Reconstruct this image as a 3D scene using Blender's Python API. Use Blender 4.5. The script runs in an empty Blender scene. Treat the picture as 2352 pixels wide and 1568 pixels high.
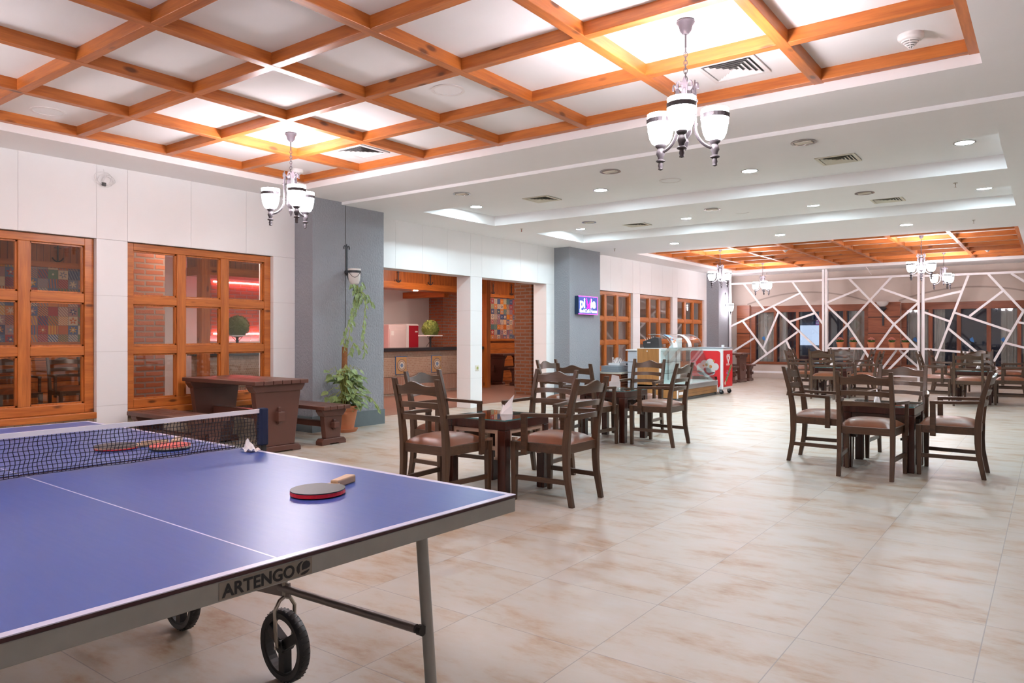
import bpy, math, random
from math import sin, cos, pi, radians
from mathutils import Vector, Matrix
random.seed(7)
S = bpy.context.scene
COL = S.collection

# ------------------------------------------------------------------ camera, world, exposure
cam_d = bpy.data.cameras.new('camera'); cam = bpy.data.objects.new('camera', cam_d); COL.objects.link(cam)
cam.location = (0, 0, 1.21); cam.rotation_euler = (pi/2, 0, radians(36.48))
cam_d.sensor_width = 36; cam_d.lens = 1675.5/2352*36; cam_d.shift_y = -15/2352; cam_d.clip_start = .02
S.camera = cam
S.view_settings.view_transform = 'Standard'; S.view_settings.look = 'None'
S.view_settings.gamma = 1; S.view_settings.use_curve_mapping = False
S.view_settings.exposure = 1.0
S.cycles.max_bounces = 10; S.cycles.diffuse_bounces = 6; S.cycles.glossy_bounces = 4
S.cycles.transparent_max_bounces = 16; S.cycles.sample_clamp_indirect = 6
W = bpy.data.worlds.new('night'); S.world = W; W.use_nodes = True
W.node_tree.nodes['Background'].inputs[0].default_value = (.02, .03, .05, 1)
W.node_tree.nodes['Background'].inputs[1].default_value = .5
LAMP = 44.0        # radiance of the chandelier shades
SPOT = 270.0       # radiance of the recessed ceiling lights
PINK = (1, .925, .965); COOL = (.72, .91, 1.0)

# ------------------------------------------------------------------ helpers
class MB:
    def __init__(s): s.v = []; s.f = []; s.m = []; s.mi = 0
    def add(s, vs, fs):
        o = len(s.v); s.v += [tuple(v) for v in vs]
        for f in fs: s.f.append(tuple(i+o for i in f)); s.m.append(s.mi)
        return s
    def box(s, x0, y0, z0, x1, y1, z1):
        x0, x1 = min(x0, x1), max(x0, x1); y0, y1 = min(y0, y1), max(y0, y1); z0, z1 = min(z0, z1), max(z0, z1)
        return s.add([(x0,y0,z0),(x1,y0,z0),(x1,y1,z0),(x0,y1,z0),(x0,y0,z1),(x1,y0,z1),(x1,y1,z1),(x0,y1,z1)],
                     [(0,3,2,1),(4,5,6,7),(0,1,5,4),(1,2,6,5),(2,3,7,6),(3,0,4,7)])
    def bar(s, p, q, w, h, up=(0,0,1)):
        p, q = Vector(p), Vector(q); d = (q-p).normalized(); up = Vector(up)
        a = d.cross(up)
        if a.length < 1e-4: a = d.cross(Vector((1,0,0)))
        a.normalize(); b = a.cross(d).normalized(); a *= w/2; b *= h/2
        return s.add([p-a-b, p+a-b, p+a+b, p-a+b, q-a-b, q+a-b, q+a+b, q-a+b],
                     [(0,1,2,3),(7,6,5,4),(0,4,5,1),(1,5,6,2),(2,6,7,3),(3,7,4,0)])
    def sweep(s, pts, dims):          # rectangular section kept level, one (w, d) per point
        n = len(pts); vs = []
        for (x, y, z), (w, d) in zip(pts, dims):
            vs += [(x-w/2,y-d/2,z),(x+w/2,y-d/2,z),(x+w/2,y+d/2,z),(x-w/2,y+d/2,z)]
        fs = [(3,2,1,0)]
        for i in range(n-1):
            for k in range(4):
                a, b = i*4+k, i*4+(k+1) % 4; fs.append((a, b, b+4, a+4))
        fs.append(tuple((n-1)*4+k for k in range(4)))
        return s.add(vs, fs)
    def tube(s, pts, r, n=8, closed=False):
        pts = [Vector(p) for p in pts]; m = len(pts); vs = []; fs = []; pa = None
        for i, p in enumerate(pts):
            if closed: d = pts[(i+1) % m]-pts[i-1]
            else: d = pts[min(i+1, m-1)]-pts[max(i-1, 0)]
            d.normalize()
            a = pa-d*pa.dot(d) if pa else d.orthogonal()
            if a.length < 1e-5: a = d.orthogonal()
            a.normalize(); pa = a.copy(); b = d.cross(a)
            rr = r[i] if isinstance(r, (list, tuple)) else r
            for k in range(n):
                t = 2*pi*k/n; vs.append(p+(a*cos(t)+b*sin(t))*rr)
        for i in range(m if closed else m-1):
            for k in range(n):
                j = (i+1) % m
                fs.append((i*n+k, i*n+(k+1) % n, j*n+(k+1) % n, j*n+k))
        if not closed: fs += [tuple(range(n-1, -1, -1)), tuple((m-1)*n+k for k in range(n))]
        return s.add(vs, fs)
    def lathe(s, prof, c=(0,0,0), n=20, axis='z', ang=0.0):
        vs = []; fs = []; m = len(prof)
        for r, z in prof:
            for k in range(n):
                t = 2*pi*k/n+ang; x, y = r*cos(t), r*sin(t)
                if axis == 'z': vs.append((c[0]+x, c[1]+y, c[2]+z))
                elif axis == 'y': vs.append((c[0]+x, c[1]+z, c[2]+y))
                else: vs.append((c[0]+z, c[1]+x, c[2]+y))
        for i in range(m-1):
            for k in range(n):
                q = (i*n+k, i*n+(k+1) % n, (i+1)*n+(k+1) % n, (i+1)*n+k)
                fs.append(q)
        loop = prof[0] == prof[-1]
        if prof[0][0] > 1e-6 and not loop: fs.append(tuple(range(n-1, -1, -1)))
        if prof[-1][0] > 1e-6 and not loop: fs.append(tuple((m-1)*n+k for k in range(n)))
        return s.add(vs, fs)
    def prism(s, poly, a, b, axis='x'):   # polygon in the plane across the axis, from a to b
        n = len(poly); vs = []
        for t in (a, b):
            for u, v in poly:
                vs.append((t,u,v) if axis == 'x' else (u,t,v) if axis == 'y' else (u,v,t))
        fs = [tuple(range(n-1,-1,-1)), tuple(range(n, 2*n))]
        for k in range(n): fs.append((k, (k+1) % n, n+(k+1) % n, n+k))
        return s.add(vs, fs)
    def sphere(s, c, r, nu=12, nv=8, sq=(1,1,1)):
        prof = [(max(1e-7, sin(pi*i/nv)), -cos(pi*i/nv)) for i in range(nv+1)]
        vs = []; fs = []
        for rr, z in prof:
            for k in range(nu):
                t = 2*pi*k/nu; vs.append((c[0]+rr*cos(t)*r*sq[0], c[1]+rr*sin(t)*r*sq[1], c[2]+z*r*sq[2]))
        for i in range(nv):
            for k in range(nu): fs.append((i*nu+k, i*nu+(k+1) % nu, (i+1)*nu+(k+1) % nu, (i+1)*nu+k))
        return s.add(vs, fs)
    def build(s, name, mats, parent=None, bevel=0, smooth=False, loc=None):
        me = bpy.data.meshes.new(name); me.from_pydata(s.v, [], s.f)
        if not isinstance(mats, (list, tuple)): mats = [mats]
        for m in mats: me.materials.append(m)
        for p, i in zip(me.polygons, s.m): p.material_index = min(i, len(mats)-1)
        import bmesh
        bm = bmesh.new(); bm.from_mesh(me); bmesh.ops.recalc_face_normals(bm, faces=bm.faces); bm.to_mesh(me); bm.free()
        if smooth:
            for p in me.polygons: p.use_smooth = True
            try: me.set_sharp_from_angle(angle=radians(40))
            except Exception: pass
        o = bpy.data.objects.new(name, me); COL.objects.link(o)
        if parent: o.parent = parent
        if loc: o.location = loc
        if bevel:
            b = o.modifiers.new('bevel', 'BEVEL'); b.width = bevel; b.segments = 2; b.limit_method = 'ANGLE'
        return o

def tag(o, label, cat, group=None, kind=None):
    o['label'] = label; o['category'] = cat
    if group: o['group'] = group
    if kind: o['kind'] = kind
    return o
def thing(name, label, cat, loc=(0,0,0), rz=0, group=None):
    o = bpy.data.objects.new(name, None); COL.objects.link(o); o.empty_display_size = .1
    o.location = loc; o.rotation_euler = (0, 0, rz)
    return tag(o, label, cat, group)
def dup(root, loc, rz=0, label=None, group=None):
    r = root.copy(); COL.objects.link(r); r.location = loc; r.rotation_euler = (0, 0, rz)
    if label: r['label'] = label
    if group: r['group'] = group
    for ch in list(root.children):
        c = ch.copy(); COL.objects.link(c); c.parent = r
        for g in list(ch.children):
            d = g.copy(); COL.objects.link(d); d.parent = c
    return r
def struct(name, mb, m, bevel=0, label=None, cat=None):
    o = mb.build(name, m, bevel=bevel); o['kind'] = 'structure'
    o['label'] = label or (name.replace('_', ' ')+' of the hall'); o['category'] = cat or name.split('_')[0]
    return o
def text_mesh(name, body, size, m, parent, mat4, bold=.0, extrude=.001, align='LEFT', spacing=1.0, xs=1.0):
    cu = bpy.data.curves.new(name, 'FONT'); cu.body = body; cu.size = size; cu.extrude = extrude; cu.offset = bold
    cu.align_x = align; cu.space_character = spacing; cu.resolution_u = 4
    t = bpy.data.objects.new(name+'_curve', cu); COL.objects.link(t)
    me = bpy.data.meshes.new_from_object(t.evaluated_get(bpy.context.evaluated_depsgraph_get()))
    bpy.data.objects.remove(t); bpy.data.curves.remove(cu)
    for v in me.vertices: v.co.x *= xs
    me.transform(mat4); me.materials.clear(); me.materials.append(m)
    o = bpy.data.objects.new(name, me); COL.objects.link(o); o.parent = parent
    return o
def plane_mat(origin, right, up):
    r, u = Vector(right).normalized(), Vector(up).normalized(); n = r.cross(u)
    return Matrix(((r.x,u.x,n.x,origin[0]),(r.y,u.y,n.y,origin[1]),(r.z,u.z,n.z,origin[2]),(0,0,0,1)))

# ------------------------------------------------------------------ materials
class NT:
    def __init__(s, name):
        s.m = bpy.data.materials.new(name); s.m.use_nodes = True; s.t = s.m.node_tree
        s.b = s.t.nodes['Principled BSDF']; s.out = s.t.nodes['Material Output']
    def n(s, typ, **kw):
        nd = s.t.nodes.new(typ)
        for k, v in kw.items():
            if k.startswith('i_'):
                key = k[2:]; key = int(key) if key.isdigit() else key.replace('_', ' ')
                nd.inputs[key].default_value = v
            else: setattr(nd, k, v)
        return nd
    def l(s, a, b): s.t.links.new(a, b)
    def math(s, op, a, b=None, c=None):
        nd = s.n('ShaderNodeMath', operation=op)
        for i, x in enumerate((a, b, c)):
            if x is None: continue
            if isinstance(x, (int, float)): nd.inputs[i].default_value = x
            else: s.l(x, nd.inputs[i])
        return nd.outputs[0]
    def mix(s, fac, a, b):
        nd = s.n('ShaderNodeMix', data_type='RGBA')
        for i, x in ((0, fac), (6, a), (7, b)):
            if isinstance(x, (int, float)): nd.inputs[i].default_value = x
            elif isinstance(x, tuple): nd.inputs[i].default_value = x if len(x) == 4 else (*x, 1)
            else: s.l(x, nd.inputs[i])
        return nd.outputs[2]
    def coord(s, scale=(1,1,1), loc=(0,0,0)):
        tc = s.n('ShaderNodeTexCoord'); mp = s.n('ShaderNodeMapping')
        mp.inputs['Scale'].default_value = scale; mp.inputs['Location'].default_value = loc
        s.l(tc.outputs['Object'], mp.inputs[0]); return mp.outputs[0]
    def noise(s, vec, scale, detail=3, rough=.55):
        nd = s.n('ShaderNodeTexNoise', i_Scale=scale, i_Detail=detail, i_Roughness=rough); s.l(vec, nd.inputs['Vector'])
        return nd.outputs['Fac']
    def ramp(s, fac, stops, interp='LINEAR'):
        nd = s.n('ShaderNodeValToRGB'); cr = nd.color_ramp; cr.interpolation = interp
        while len(cr.elements) < len(stops): cr.elements.new(.5)
        for e, (p, c) in zip(cr.elements, stops): e.position = p; e.color = c if len(c) == 4 else (*c, 1)
        s.l(fac, nd.inputs[0]); return nd.outputs[0]
    def bump(s, h, strength=.2, dist=.01):
        nd = s.n('ShaderNodeBump', i_Strength=strength, i_Distance=dist); s.l(h, nd.inputs['Height'])
        s.l(nd.outputs[0], s.b.inputs['Normal'])
    def set(s, col=None, rough=.5, metal=0, spec=.5):
        if col is not None:
            if isinstance(col, tuple): s.b.inputs['Base Color'].default_value = (*col[:3], 1)
            else: s.l(col, s.b.inputs['Base Color'])
        if isinstance(rough, (int, float)): s.b.inputs['Roughness'].default_value = rough
        else: s.l(rough, s.b.inputs['Roughness'])
        s.b.inputs['Metallic'].default_value = metal
        s.b.inputs['Specular IOR Level'].default_value = spec
        return s.m

def plain(name, col, rough=.5, metal=0, var=.06, scale=6, spec=.5, bump=0):
    t = NT(name); v = t.coord(); f = t.noise(v, scale)
    a = tuple(min(1, c*(1-var)) for c in col); b = tuple(min(1, c*(1+var)) for c in col)
    if bump: t.bump(t.noise(v, scale*6, 4), bump, .004)
    return t.set(t.mix(f, a, b), rough, metal, spec)
def wood(name, light, dark, axis='z', rough=.4, knots=True, scale=1.0, spec=.5):
    t = NT(name)
    sc = [14*scale]*3; sc['xyz'.index(axis)] = 1.1*scale
    v = t.coord(tuple(sc)); f = t.noise(v, 1.6, 5, .6)
    w = t.n('ShaderNodeTexNoise', i_Scale=6.0, i_Detail=2.0); t.l(v, w.inputs['Vector'])
    g = t.math('ADD', t.math('MULTIPLY', f, .7), t.math('MULTIPLY', w.outputs['Fac'], .3))
    col = t.ramp(g, [(.32, dark), (.62, light)])
    big = t.noise(t.coord((.9,.9,.9)), 1.2, 1)
    col = t.mix(t.math('MULTIPLY', big, .35), col, tuple(c*.62 for c in light))
    if knots:
        ks = [7.0]*3; ks['xyz'.index(axis)] = 2.6
        vo = t.n('ShaderNodeTexVoronoi', i_Scale=1.0); t.l(t.coord(tuple(ks)), vo.inputs['Vector'])
        k = t.ramp(vo.outputs['Distance'], [(.08, (1,1,1)), (.16, (0,0,0))])
        col = t.mix(t.math('MULTIPLY', k, .85), col, tuple(c*.28 for c in dark))
    return t.set(col, rough, 0, spec)
def emit(name, col, strength):
    t = NT(name); t.b.inputs['Base Color'].default_value = (*col, 1)
    t.b.inputs['Emission Color'].default_value = (*col, 1); t.b.inputs['Emission Strength'].default_value = strength
    return t.m
def glass(name, tint=(.92,.97,.96), refl=.06, rough=.02):
    t = NT(name); tr = t.n('ShaderNodeBsdfTransparent'); tr.inputs[0].default_value = (*tint, 1)
    gl = t.n('ShaderNodeBsdfGlossy', i_Roughness=rough); fr = t.n('ShaderNodeFresnel'); gm = t.n('ShaderNodeNewGeometry'); t.l(t.math('SUBTRACT', 1.5, t.math('MULTIPLY', gm.outputs['Backfacing'], 1.5-1/1.5)), fr.inputs['IOR'])
    mx = t.n('ShaderNodeMixShader'); t.l(t.math('ADD', t.math('MULTIPLY', fr.outputs[0], 1.3), refl-.04), mx.inputs[0])
    t.l(tr.outputs[0], mx.inputs[1]); t.l(gl.outputs[0], mx.inputs[2]); t.l(mx.outputs[0], t.out.inputs[0])
    return t.m

M = {}
M['ceil'] = plain('white_ceiling_paint', (.87,.865,.87), .9, var=.015, spec=.2)
M['panel'] = plain('white_wall_panel', (.84,.835,.835), .55, var=.012, spec=.35)
M['joint'] = plain('panel_joint', (.58,.56,.55), .9)
M['white'] = plain('white_paint', (.82,.81,.81), .5, var=.02)
M['steelwhite'] = plain('white_steel', (.80,.78,.79), .45, var=.02)
M['archshade'] = plain('arch_shadow_line', (.40,.33,.285), .9)  # darker plaster tone paints in the shadow line of the arches
M['plaster'] = plain('cream_plaster', (.62,.53,.47), .9, var=.03)
def stucco():
    t = NT('grey_stucco'); v = t.coord()
    n = t.noise(t.coord((1,1,.6)), 55, 4, .6); t.bump(n, .9, .02)
    return t.set(t.mix(t.noise(v, 2), (.295,.31,.34), (.335,.35,.38)), .85, 0, .3)
M['stucco'] = stucco()
M['skirt'] = plain('slate_skirting', (.13,.165,.18), .35, var=.15, scale=9)
ORL, ORD = (.58,.180,.033), (.32,.080,.014)
for ax in 'xyz': M['or'+ax] = wood('orange_pine_'+ax, ORL, ORD, ax, .38)
for ax in 'xyz': M['red'+ax] = wood('red_brown_wood_'+ax, (.30,.085,.03), (.15,.035,.014), ax, .45, False)
for ax in 'xyz': M['dk'+ax] = wood('dark_walnut_'+ax, (.098,.050,.026), (.044,.022,.013), ax, .28, False, 1.6)
M['picnic'] = plain('brown_painted_wood', (.115,.046,.032), .38, var=.12, scale=5)
M['tabwood'] = wood('mahogany', (.060,.014,.008), (.022,.006,.005), 'z', .25, False)
M['inlay'] = plain('beige_inlay', (.52,.37,.27), .5)
M['inlaydk'] = plain('dark_inlay', (.05,.025,.018), .4)
M['leather'] = plain('tan_leather', (.19,.060,.021), .38, var=.2, scale=7, bump=.12)
M['iron'] = plain('grey_wrought_iron', (.055,.048,.054), .5, .3, var=.1)
M['blackiron'] = plain('black_iron', (.035,.038,.045), .5, .2)
M['black'] = plain('black_plastic', (.022,.022,.024), .45)
M['blackgloss'] = plain('black_stone', (.035,.035,.04), .18)
M['grey'] = plain('grey_plastic', (.33,.37,.42), .5)
M['steel'] = plain('brushed_steel', (.48,.48,.49), .35, .8)
M['galv'] = plain('galvanised_steel', (.32,.325,.305), .5, .3, var=.14, scale=14)
M['rod'] = plain('painted_steel_rod', (.235,.205,.19), .42, .5)
M['zinc'] = plain('zinc', (.46,.42,.36), .3, .85)
M['rubber'] = plain('black_rubber', (.018,.018,.02), .42)
M['terra'] = plain('terracotta', (.50,.185,.085), .75, var=.16, scale=8)
M['leaf'] = plain('variegated_leaf', (.22,.30,.11), .42, var=.75, scale=14)
M['leafdark'] = plain('green_leaf', (.07,.15,.04), .5, var=.3, scale=22)
M['stem'] = plain('pale_stem', (.36,.40,.12), .6)
M['moss'] = plain('coir_pole', (.26,.11,.04), .95, var=.4, scale=40, bump=.8)
M['box'] = plain('box_hedge', (.16,.20,.035), .8, var=.5, scale=60, bump=1.0)
M['soil'] = plain('soil', (.05,.03,.02), .95)
M['petal'] = plain('salmon_petal', (.66,.24,.18), .7)
M['paper'] = plain('white_paper', (.85,.82,.82), .8, var=.02)
M['red'] = plain('red_print', (.72,.018,.025), .35, var=.05)
M['redbox'] = plain('crimson_plastic', (.42,.012,.03), .3)
M['pinkwhite'] = plain('appliance_white', (.72,.60,.60), .4)
M['vent'] = plain('ivory_vent', (.70,.66,.56), .6)
M['ventwhite'] = plain('white_vent', (.80,.77,.76), .6)
M['ventdark'] = plain('vent_shadow_gap', (.10,.10,.10), .9)
M['chrome'] = plain('chrome_trim', (.45,.43,.42), .25, .9)
M['curtain'] = plain('grey_curtain', (.85,.78,.70), .9, var=.1, scale=5)
M['ochre'] = plain('ochre_tile', (.50,.30,.13), .5, var=.2)
M['blue'] = plain('blue_print', (.03,.16,.42), .5)
M['navy'] = plain('navy_cloth', (.012,.02,.06), .9)
M['cord'] = plain('black_cord', (.012,.013,.02), .8)
M['shade'] = emit('lit_opal_glass', PINK, LAMP)
M['opal'] = plain('unlit_opal_glass', (.72,.69,.66), .3)
M['spot'] = emit('lit_downlight', COOL, SPOT)
M['warmspot'] = emit('warm_downlight', (1,.74,.62), 240)
M['redled'] = emit('red_led', (1,.12,.14), 40)
M['glass'] = glass('window_glass', (.86,.89,.89), .05)
M['nightglass'] = glass('dark_window_glass', (.80,.83,.84), .10)
M['showglass'] = glass('showcase_glass', (.93,.98,.975), .03)
M['tabletopglass'] = glass('table_glass', (.80,.93,.93), .06)
M['teal'] = plain('glass_edge', (.10,.32,.33), .2)
M['night'] = emit('night_outside', (.10,.13,.20), .012)
M['litwin'] = emit('lit_far_window', (.66,.76,1), .75)

def floor_mat():
    t = NT('cream_floor_tile'); tc = t.n('ShaderNodeTexCoord'); sp = t.n('ShaderNodeSeparateXYZ'); t.l(tc.outputs['Object'], sp.inputs[0])
    u = t.math('DIVIDE', t.math('ADD', sp.outputs[0], 60.22), .6); v = t.math('DIVIDE', t.math('ADD', sp.outputs[1], 56.98), .6)
    fu, fv = t.math('FRACT', u), t.math('FRACT', v)
    du = t.math('MINIMUM', fu, t.math('SUBTRACT', 1.0, fu)); dv = t.math('MINIMUM', fv, t.math('SUBTRACT', 1.0, fv))
    grout = t.math('LESS_THAN', t.math('MINIMUM', du, dv), .0034)
    cb = t.n('ShaderNodeCombineXYZ'); t.l(t.math('FLOOR', u), cb.inputs[0]); t.l(t.math('FLOOR', v), cb.inputs[1])
    wn = t.n('ShaderNodeTexWhiteNoise', noise_dimensions='2D'); t.l(cb.outputs[0], wn.inputs['Vector'])
    off = t.n('ShaderNodeVectorMath', operation='MULTIPLY_ADD'); t.l(wn.outputs['Color'], off.inputs[0]); off.inputs[1].default_value = (3, 3, 3); t.l(tc.outputs['Object'], off.inputs[2])
    mp = t.n('ShaderNodeMapping'); mp.inputs['Scale'].default_value = (1.1, 2.4, 1); t.l(off.outputs[0], mp.inputs[0])
    n1 = t.noise(mp.outputs[0], 2.2, 5, .62); n2 = t.noise(mp.outputs[0], 9, 6, .7); n3 = t.noise(tc.outputs['Object'], .33, 2)
    f = t.math('ADD', t.math('MULTIPLY', n1, .75), t.math('MULTIPLY', n2, .25))
    col = t.ramp(f, [(.33, (.345,.21,.115)), (.41, (.43,.335,.24)), (.50, (.485,.44,.375)), (.66, (.505,.485,.45))])
    gn = t.noise(tc.outputs['Object'], 120, 2)
    col = t.mix(t.math('MULTIPLY', gn, .12), col, (.45,.38,.30))
    col = t.mix(t.math('MULTIPLY', grout, .75), col, (.25,.23,.22))
    t.bump(t.math('SUBTRACT', t.math('MULTIPLY', n2, .15), grout), .12, .004)
    return t.set(col, t.math('ADD', .30, t.math('MULTIPLY', n2, .22)), 0, .4)
M['floor'] = floor_mat()

def brick_mat(name, c1, c2, mortar, bw=.24, rh=.07, ms=.012, bump=.8):
    t = NT(name); tc = t.n('ShaderNodeTexCoord'); sp = t.n('ShaderNodeSeparateXYZ'); t.l(tc.outputs['Object'], sp.inputs[0])
    cb = t.n('ShaderNodeCombineXYZ'); t.l(t.math('ADD', sp.outputs[0], sp.outputs[1]), cb.inputs[0]); t.l(sp.outputs[2], cb.inputs[1])
    wob = t.noise(tc.outputs['Object'], 9, 2)
    ad = t.n('ShaderNodeVectorMath', operation='ADD'); t.l(cb.outputs[0], ad.inputs[0])
    cw = t.n('ShaderNodeCombineXYZ'); t.l(t.math('MULTIPLY', wob, .02), cw.inputs[0]); t.l(t.math('MULTIPLY', wob, .015), cw.inputs[1]); t.l(cw.outputs[0], ad.inputs[1])
    br = t.n('ShaderNodeTexBrick', i_Scale=1.0, i_Brick_Width=bw, i_Row_Height=rh, i_Mortar_Size=ms, i_Mortar_Smooth=.2)
    t.l(ad.outputs[0], br.inputs['Vector'])
    br.inputs['Color1'].default_value = (*c1, 1); br.inputs['Color2'].default_value = (*c2, 1); br.inputs['Mortar'].default_value = (*mortar, 1)
    n = t.noise(tc.outputs['Object'], 30, 4)
    col = t.mix(t.math('MULTIPLY', n, .5), br.outputs['Color'], tuple(c*.5 for c in c1))
    t.bump(t.math('SUBTRACT', t.math('MULTIPLY', n, .3), br.outputs['Fac']), bump, .012)
    return t.set(col, .85, 0, .3)
M['brick'] = brick_mat('red_brick', (.50,.16,.075), (.38,.11,.05), (.30,.24,.21))
M['brickbrown'] = brick_mat('brown_brick', (.26,.105,.048), (.19,.075,.035), (.22,.18,.15))
M['stone'] = brick_mat('beige_stone_tile', (.62,.52,.40), (.52,.43,.33), (.40,.34,.27), .07, .07, .004, .3)
M['bartile'] = brick_mat('beige_bar_tile', (.50,.34,.25), (.36,.20,.14), (.52,.41,.32), .036, .036, .006, .2)
M['barbrick'] = brick_mat('upright_bar_brick', (.40,.19,.13), (.48,.27,.19), (.50,.40,.32), .045, .6, .008, .3)
M['barcream'] = brick_mat('cream_bar_border', (.58,.43,.33), (.52,.36,.27), (.40,.29,.22), .09, .055, .004, .2)

def mosaic_mat():
    t = NT('picture_mosaic_tiles'); tc = t.n('ShaderNodeTexCoord'); sp = t.n('ShaderNodeSeparateXYZ'); t.l(tc.outputs['Object'], sp.inputs[0])
    u = t.math('DIVIDE', t.math('ADD', t.math('ADD', sp.outputs[0], sp.outputs[1]), 40.0), .135); v = t.math('DIVIDE', sp.outputs[2], .135)
    cb = t.n('ShaderNodeCombineXYZ'); t.l(t.math('FLOOR', u), cb.inputs[0]); t.l(t.math('FLOOR', v), cb.inputs[1])
    wn = t.n('ShaderNodeTexWhiteNoise', noise_dimensions='2D'); t.l(cb.outputs[0], wn.inputs['Vector'])
    s2 = t.n('ShaderNodeSeparateColor'); t.l(wn.outputs['Color'], s2.inputs[0])
    pal = [(.50,.12,.02),(.08,.13,.26),(.62,.32,.03),(.20,.22,.28),(.36,.03,.03),(.09,.18,.11),(.58,.46,.32),(.36,.20,.20),(.05,.07,.16),(.58,.20,.04)]
    st = [(i/len(pal), c) for i, c in enumerate(pal)]
    bg = t.ramp(s2.outputs[0], st, 'CONSTANT'); fg = t.ramp(s2.outputs[1], st, 'CONSTANT')
    fu, fv = t.math('SUBTRACT', t.math('FRACT', u), .5), t.math('SUBTRACT', t.math('FRACT', v), .5)
    r = t.math('SQRT', t.math('ADD', t.math('MULTIPLY', fu, fu), t.math('MULTIPLY', fv, fv)))
    an = t.math('ARCTAN2', fv, fu)
    pet = t.math('ADD', .26, t.math('MULTIPLY', .13, t.math('SINE', t.math('MULTIPLY', an, t.math('FLOOR', t.math('ADD', 1.0, t.math('MULTIPLY', s2.outputs[2], 7.0)))))))
    m1 = t.math('LESS_THAN', r, pet)
    cen = t.math('LESS_THAN', r, .11)
    wav = t.math('GREATER_THAN', t.math('SINE', t.math('ADD', t.math('MULTIPLY', fu, 22.0), t.math('MULTIPLY', fv, t.math('MULTIPLY', s2.outputs[1], 30.0)))), .35)
    sel = t.math('GREATER_THAN', s2.outputs[2], .55)
    mask = t.math('ADD', t.math('MULTIPLY', m1, sel), t.math('MULTIPLY', wav, t.math('SUBTRACT', 1.0, sel)))
    col = t.mix(mask, bg, fg); col = t.mix(t.math('MULTIPLY', cen, sel), col, (.60,.50,.38))
    ed = t.math('MAXIMUM', t.math('ABSOLUTE', fu), t.math('ABSOLUTE', fv))
    col = t.mix(t.math('GREATER_THAN', ed, .482), col, (.16,.14,.13))
    return t.set(col, .35, 0, .5)
M['mosaic'] = mosaic_mat()
def boards(name, light, dark, axis, width):      # boards with grooves; axis = the axis the board edges repeat along
    t = NT(name); tc = t.n('ShaderNodeTexCoord'); sp = t.n('ShaderNodeSeparateXYZ'); t.l(tc.outputs['Object'], sp.inputs[0])
    if axis == 'z': u = sp.outputs[2]
    else: u = t.math('ADD', sp.outputs[0], sp.outputs[1])
    q = t.math('DIVIDE', t.math('ADD', u, 50.0), width); fr = t.math('FRACT', q)
    wn = t.n('ShaderNodeTexWhiteNoise', noise_dimensions='1D'); t.l(t.math('FLOOR', q), wn.inputs['W'])
    sc = (2,2,20) if axis == 'z' else (20,20,2)
    g = t.noise(t.coord(sc), 1.5, 4)
    col = t.ramp(g, [(.3, dark), (.65, light)]); col = t.mix(t.math('MULTIPLY', wn.outputs['Value'], .35), col, dark)
    gr = t.math('LESS_THAN', fr, .06); col = t.mix(gr, col, tuple(c*.25 for c in dark))
    t.bump(t.math('SUBTRACT', 1.0, gr), .4, .006)
    return t.set(col, .4)
M['wains'] = boards('orange_board_wainscot', (.60,.19,.035), (.36,.09,.016), 'z', .155)
M['frieze'] = boards('orange_board_frieze', (.42,.125,.025), (.24,.06,.012), 'h', .09)
M['redboards'] = boards('red_brown_boards', (.33,.10,.04), (.22,.06,.025), 'z', .42)
M['caseboards'] = boards('oak_laminate_boards', (.36,.17,.055), (.24,.105,.03), 'z', .068)
M['oak'] = wood('oak_laminate', (.42,.20,.06), (.28,.125,.035), 'z', .4, False)
M['beech'] = wood('pale_beech', (.66,.46,.30), (.50,.33,.20), 'y', .5, False)

def blue_top():
    t = NT('blue_table_top'); tc = t.n('ShaderNodeTexCoord'); sp = t.n('ShaderNodeSeparateXYZ'); t.l(tc.outputs['Object'], sp.inputs[0])
    x, y = sp.outputs[0], sp.outputs[1]
    a = t.math('LESS_THAN', t.math('MINIMUM', x, t.math('SUBTRACT', 2.84, x)), .02)
    b = t.math('LESS_THAN', t.math('MINIMUM', y, t.math('SUBTRACT', 1.525, y)), .02)
    c = t.math('LESS_THAN', t.math('ABSOLUTE', t.math('SUBTRACT', y, .7625)), .0022)
    ln = t.math('MAXIMUM', t.math('MAXIMUM', a, b), c)
    n = t.noise(t.coord((3, 40, 1)), 2.5, 3); n2 = t.noise(tc.outputs['Object'], 3, 2)
    col = t.mix(ln, t.mix(n2, (.036,.080,.31), (.043,.093,.345)), (.62,.62,.80))
    return t.set(col, t.math('ADD', .32, t.math('MULTIPLY', n, .05)), 0, .5)
M['blue_top'] = blue_top()
M['maroon'] = plain('maroon_board_edge', (.045,.010,.014), .5)

# ------------------------------------------------------------------ room shell
XW, XC = -7.70, -7.35            # face of the white wall, face of the grey columns
YB = 21.0                        # face of the back wall
floor = struct('floor', MB().box(-12.6, -3.6, -.1, 3.3, YB+.2, 0), M['floor'], label='cream and brown glazed tile floor running through hall and bar')

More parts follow.
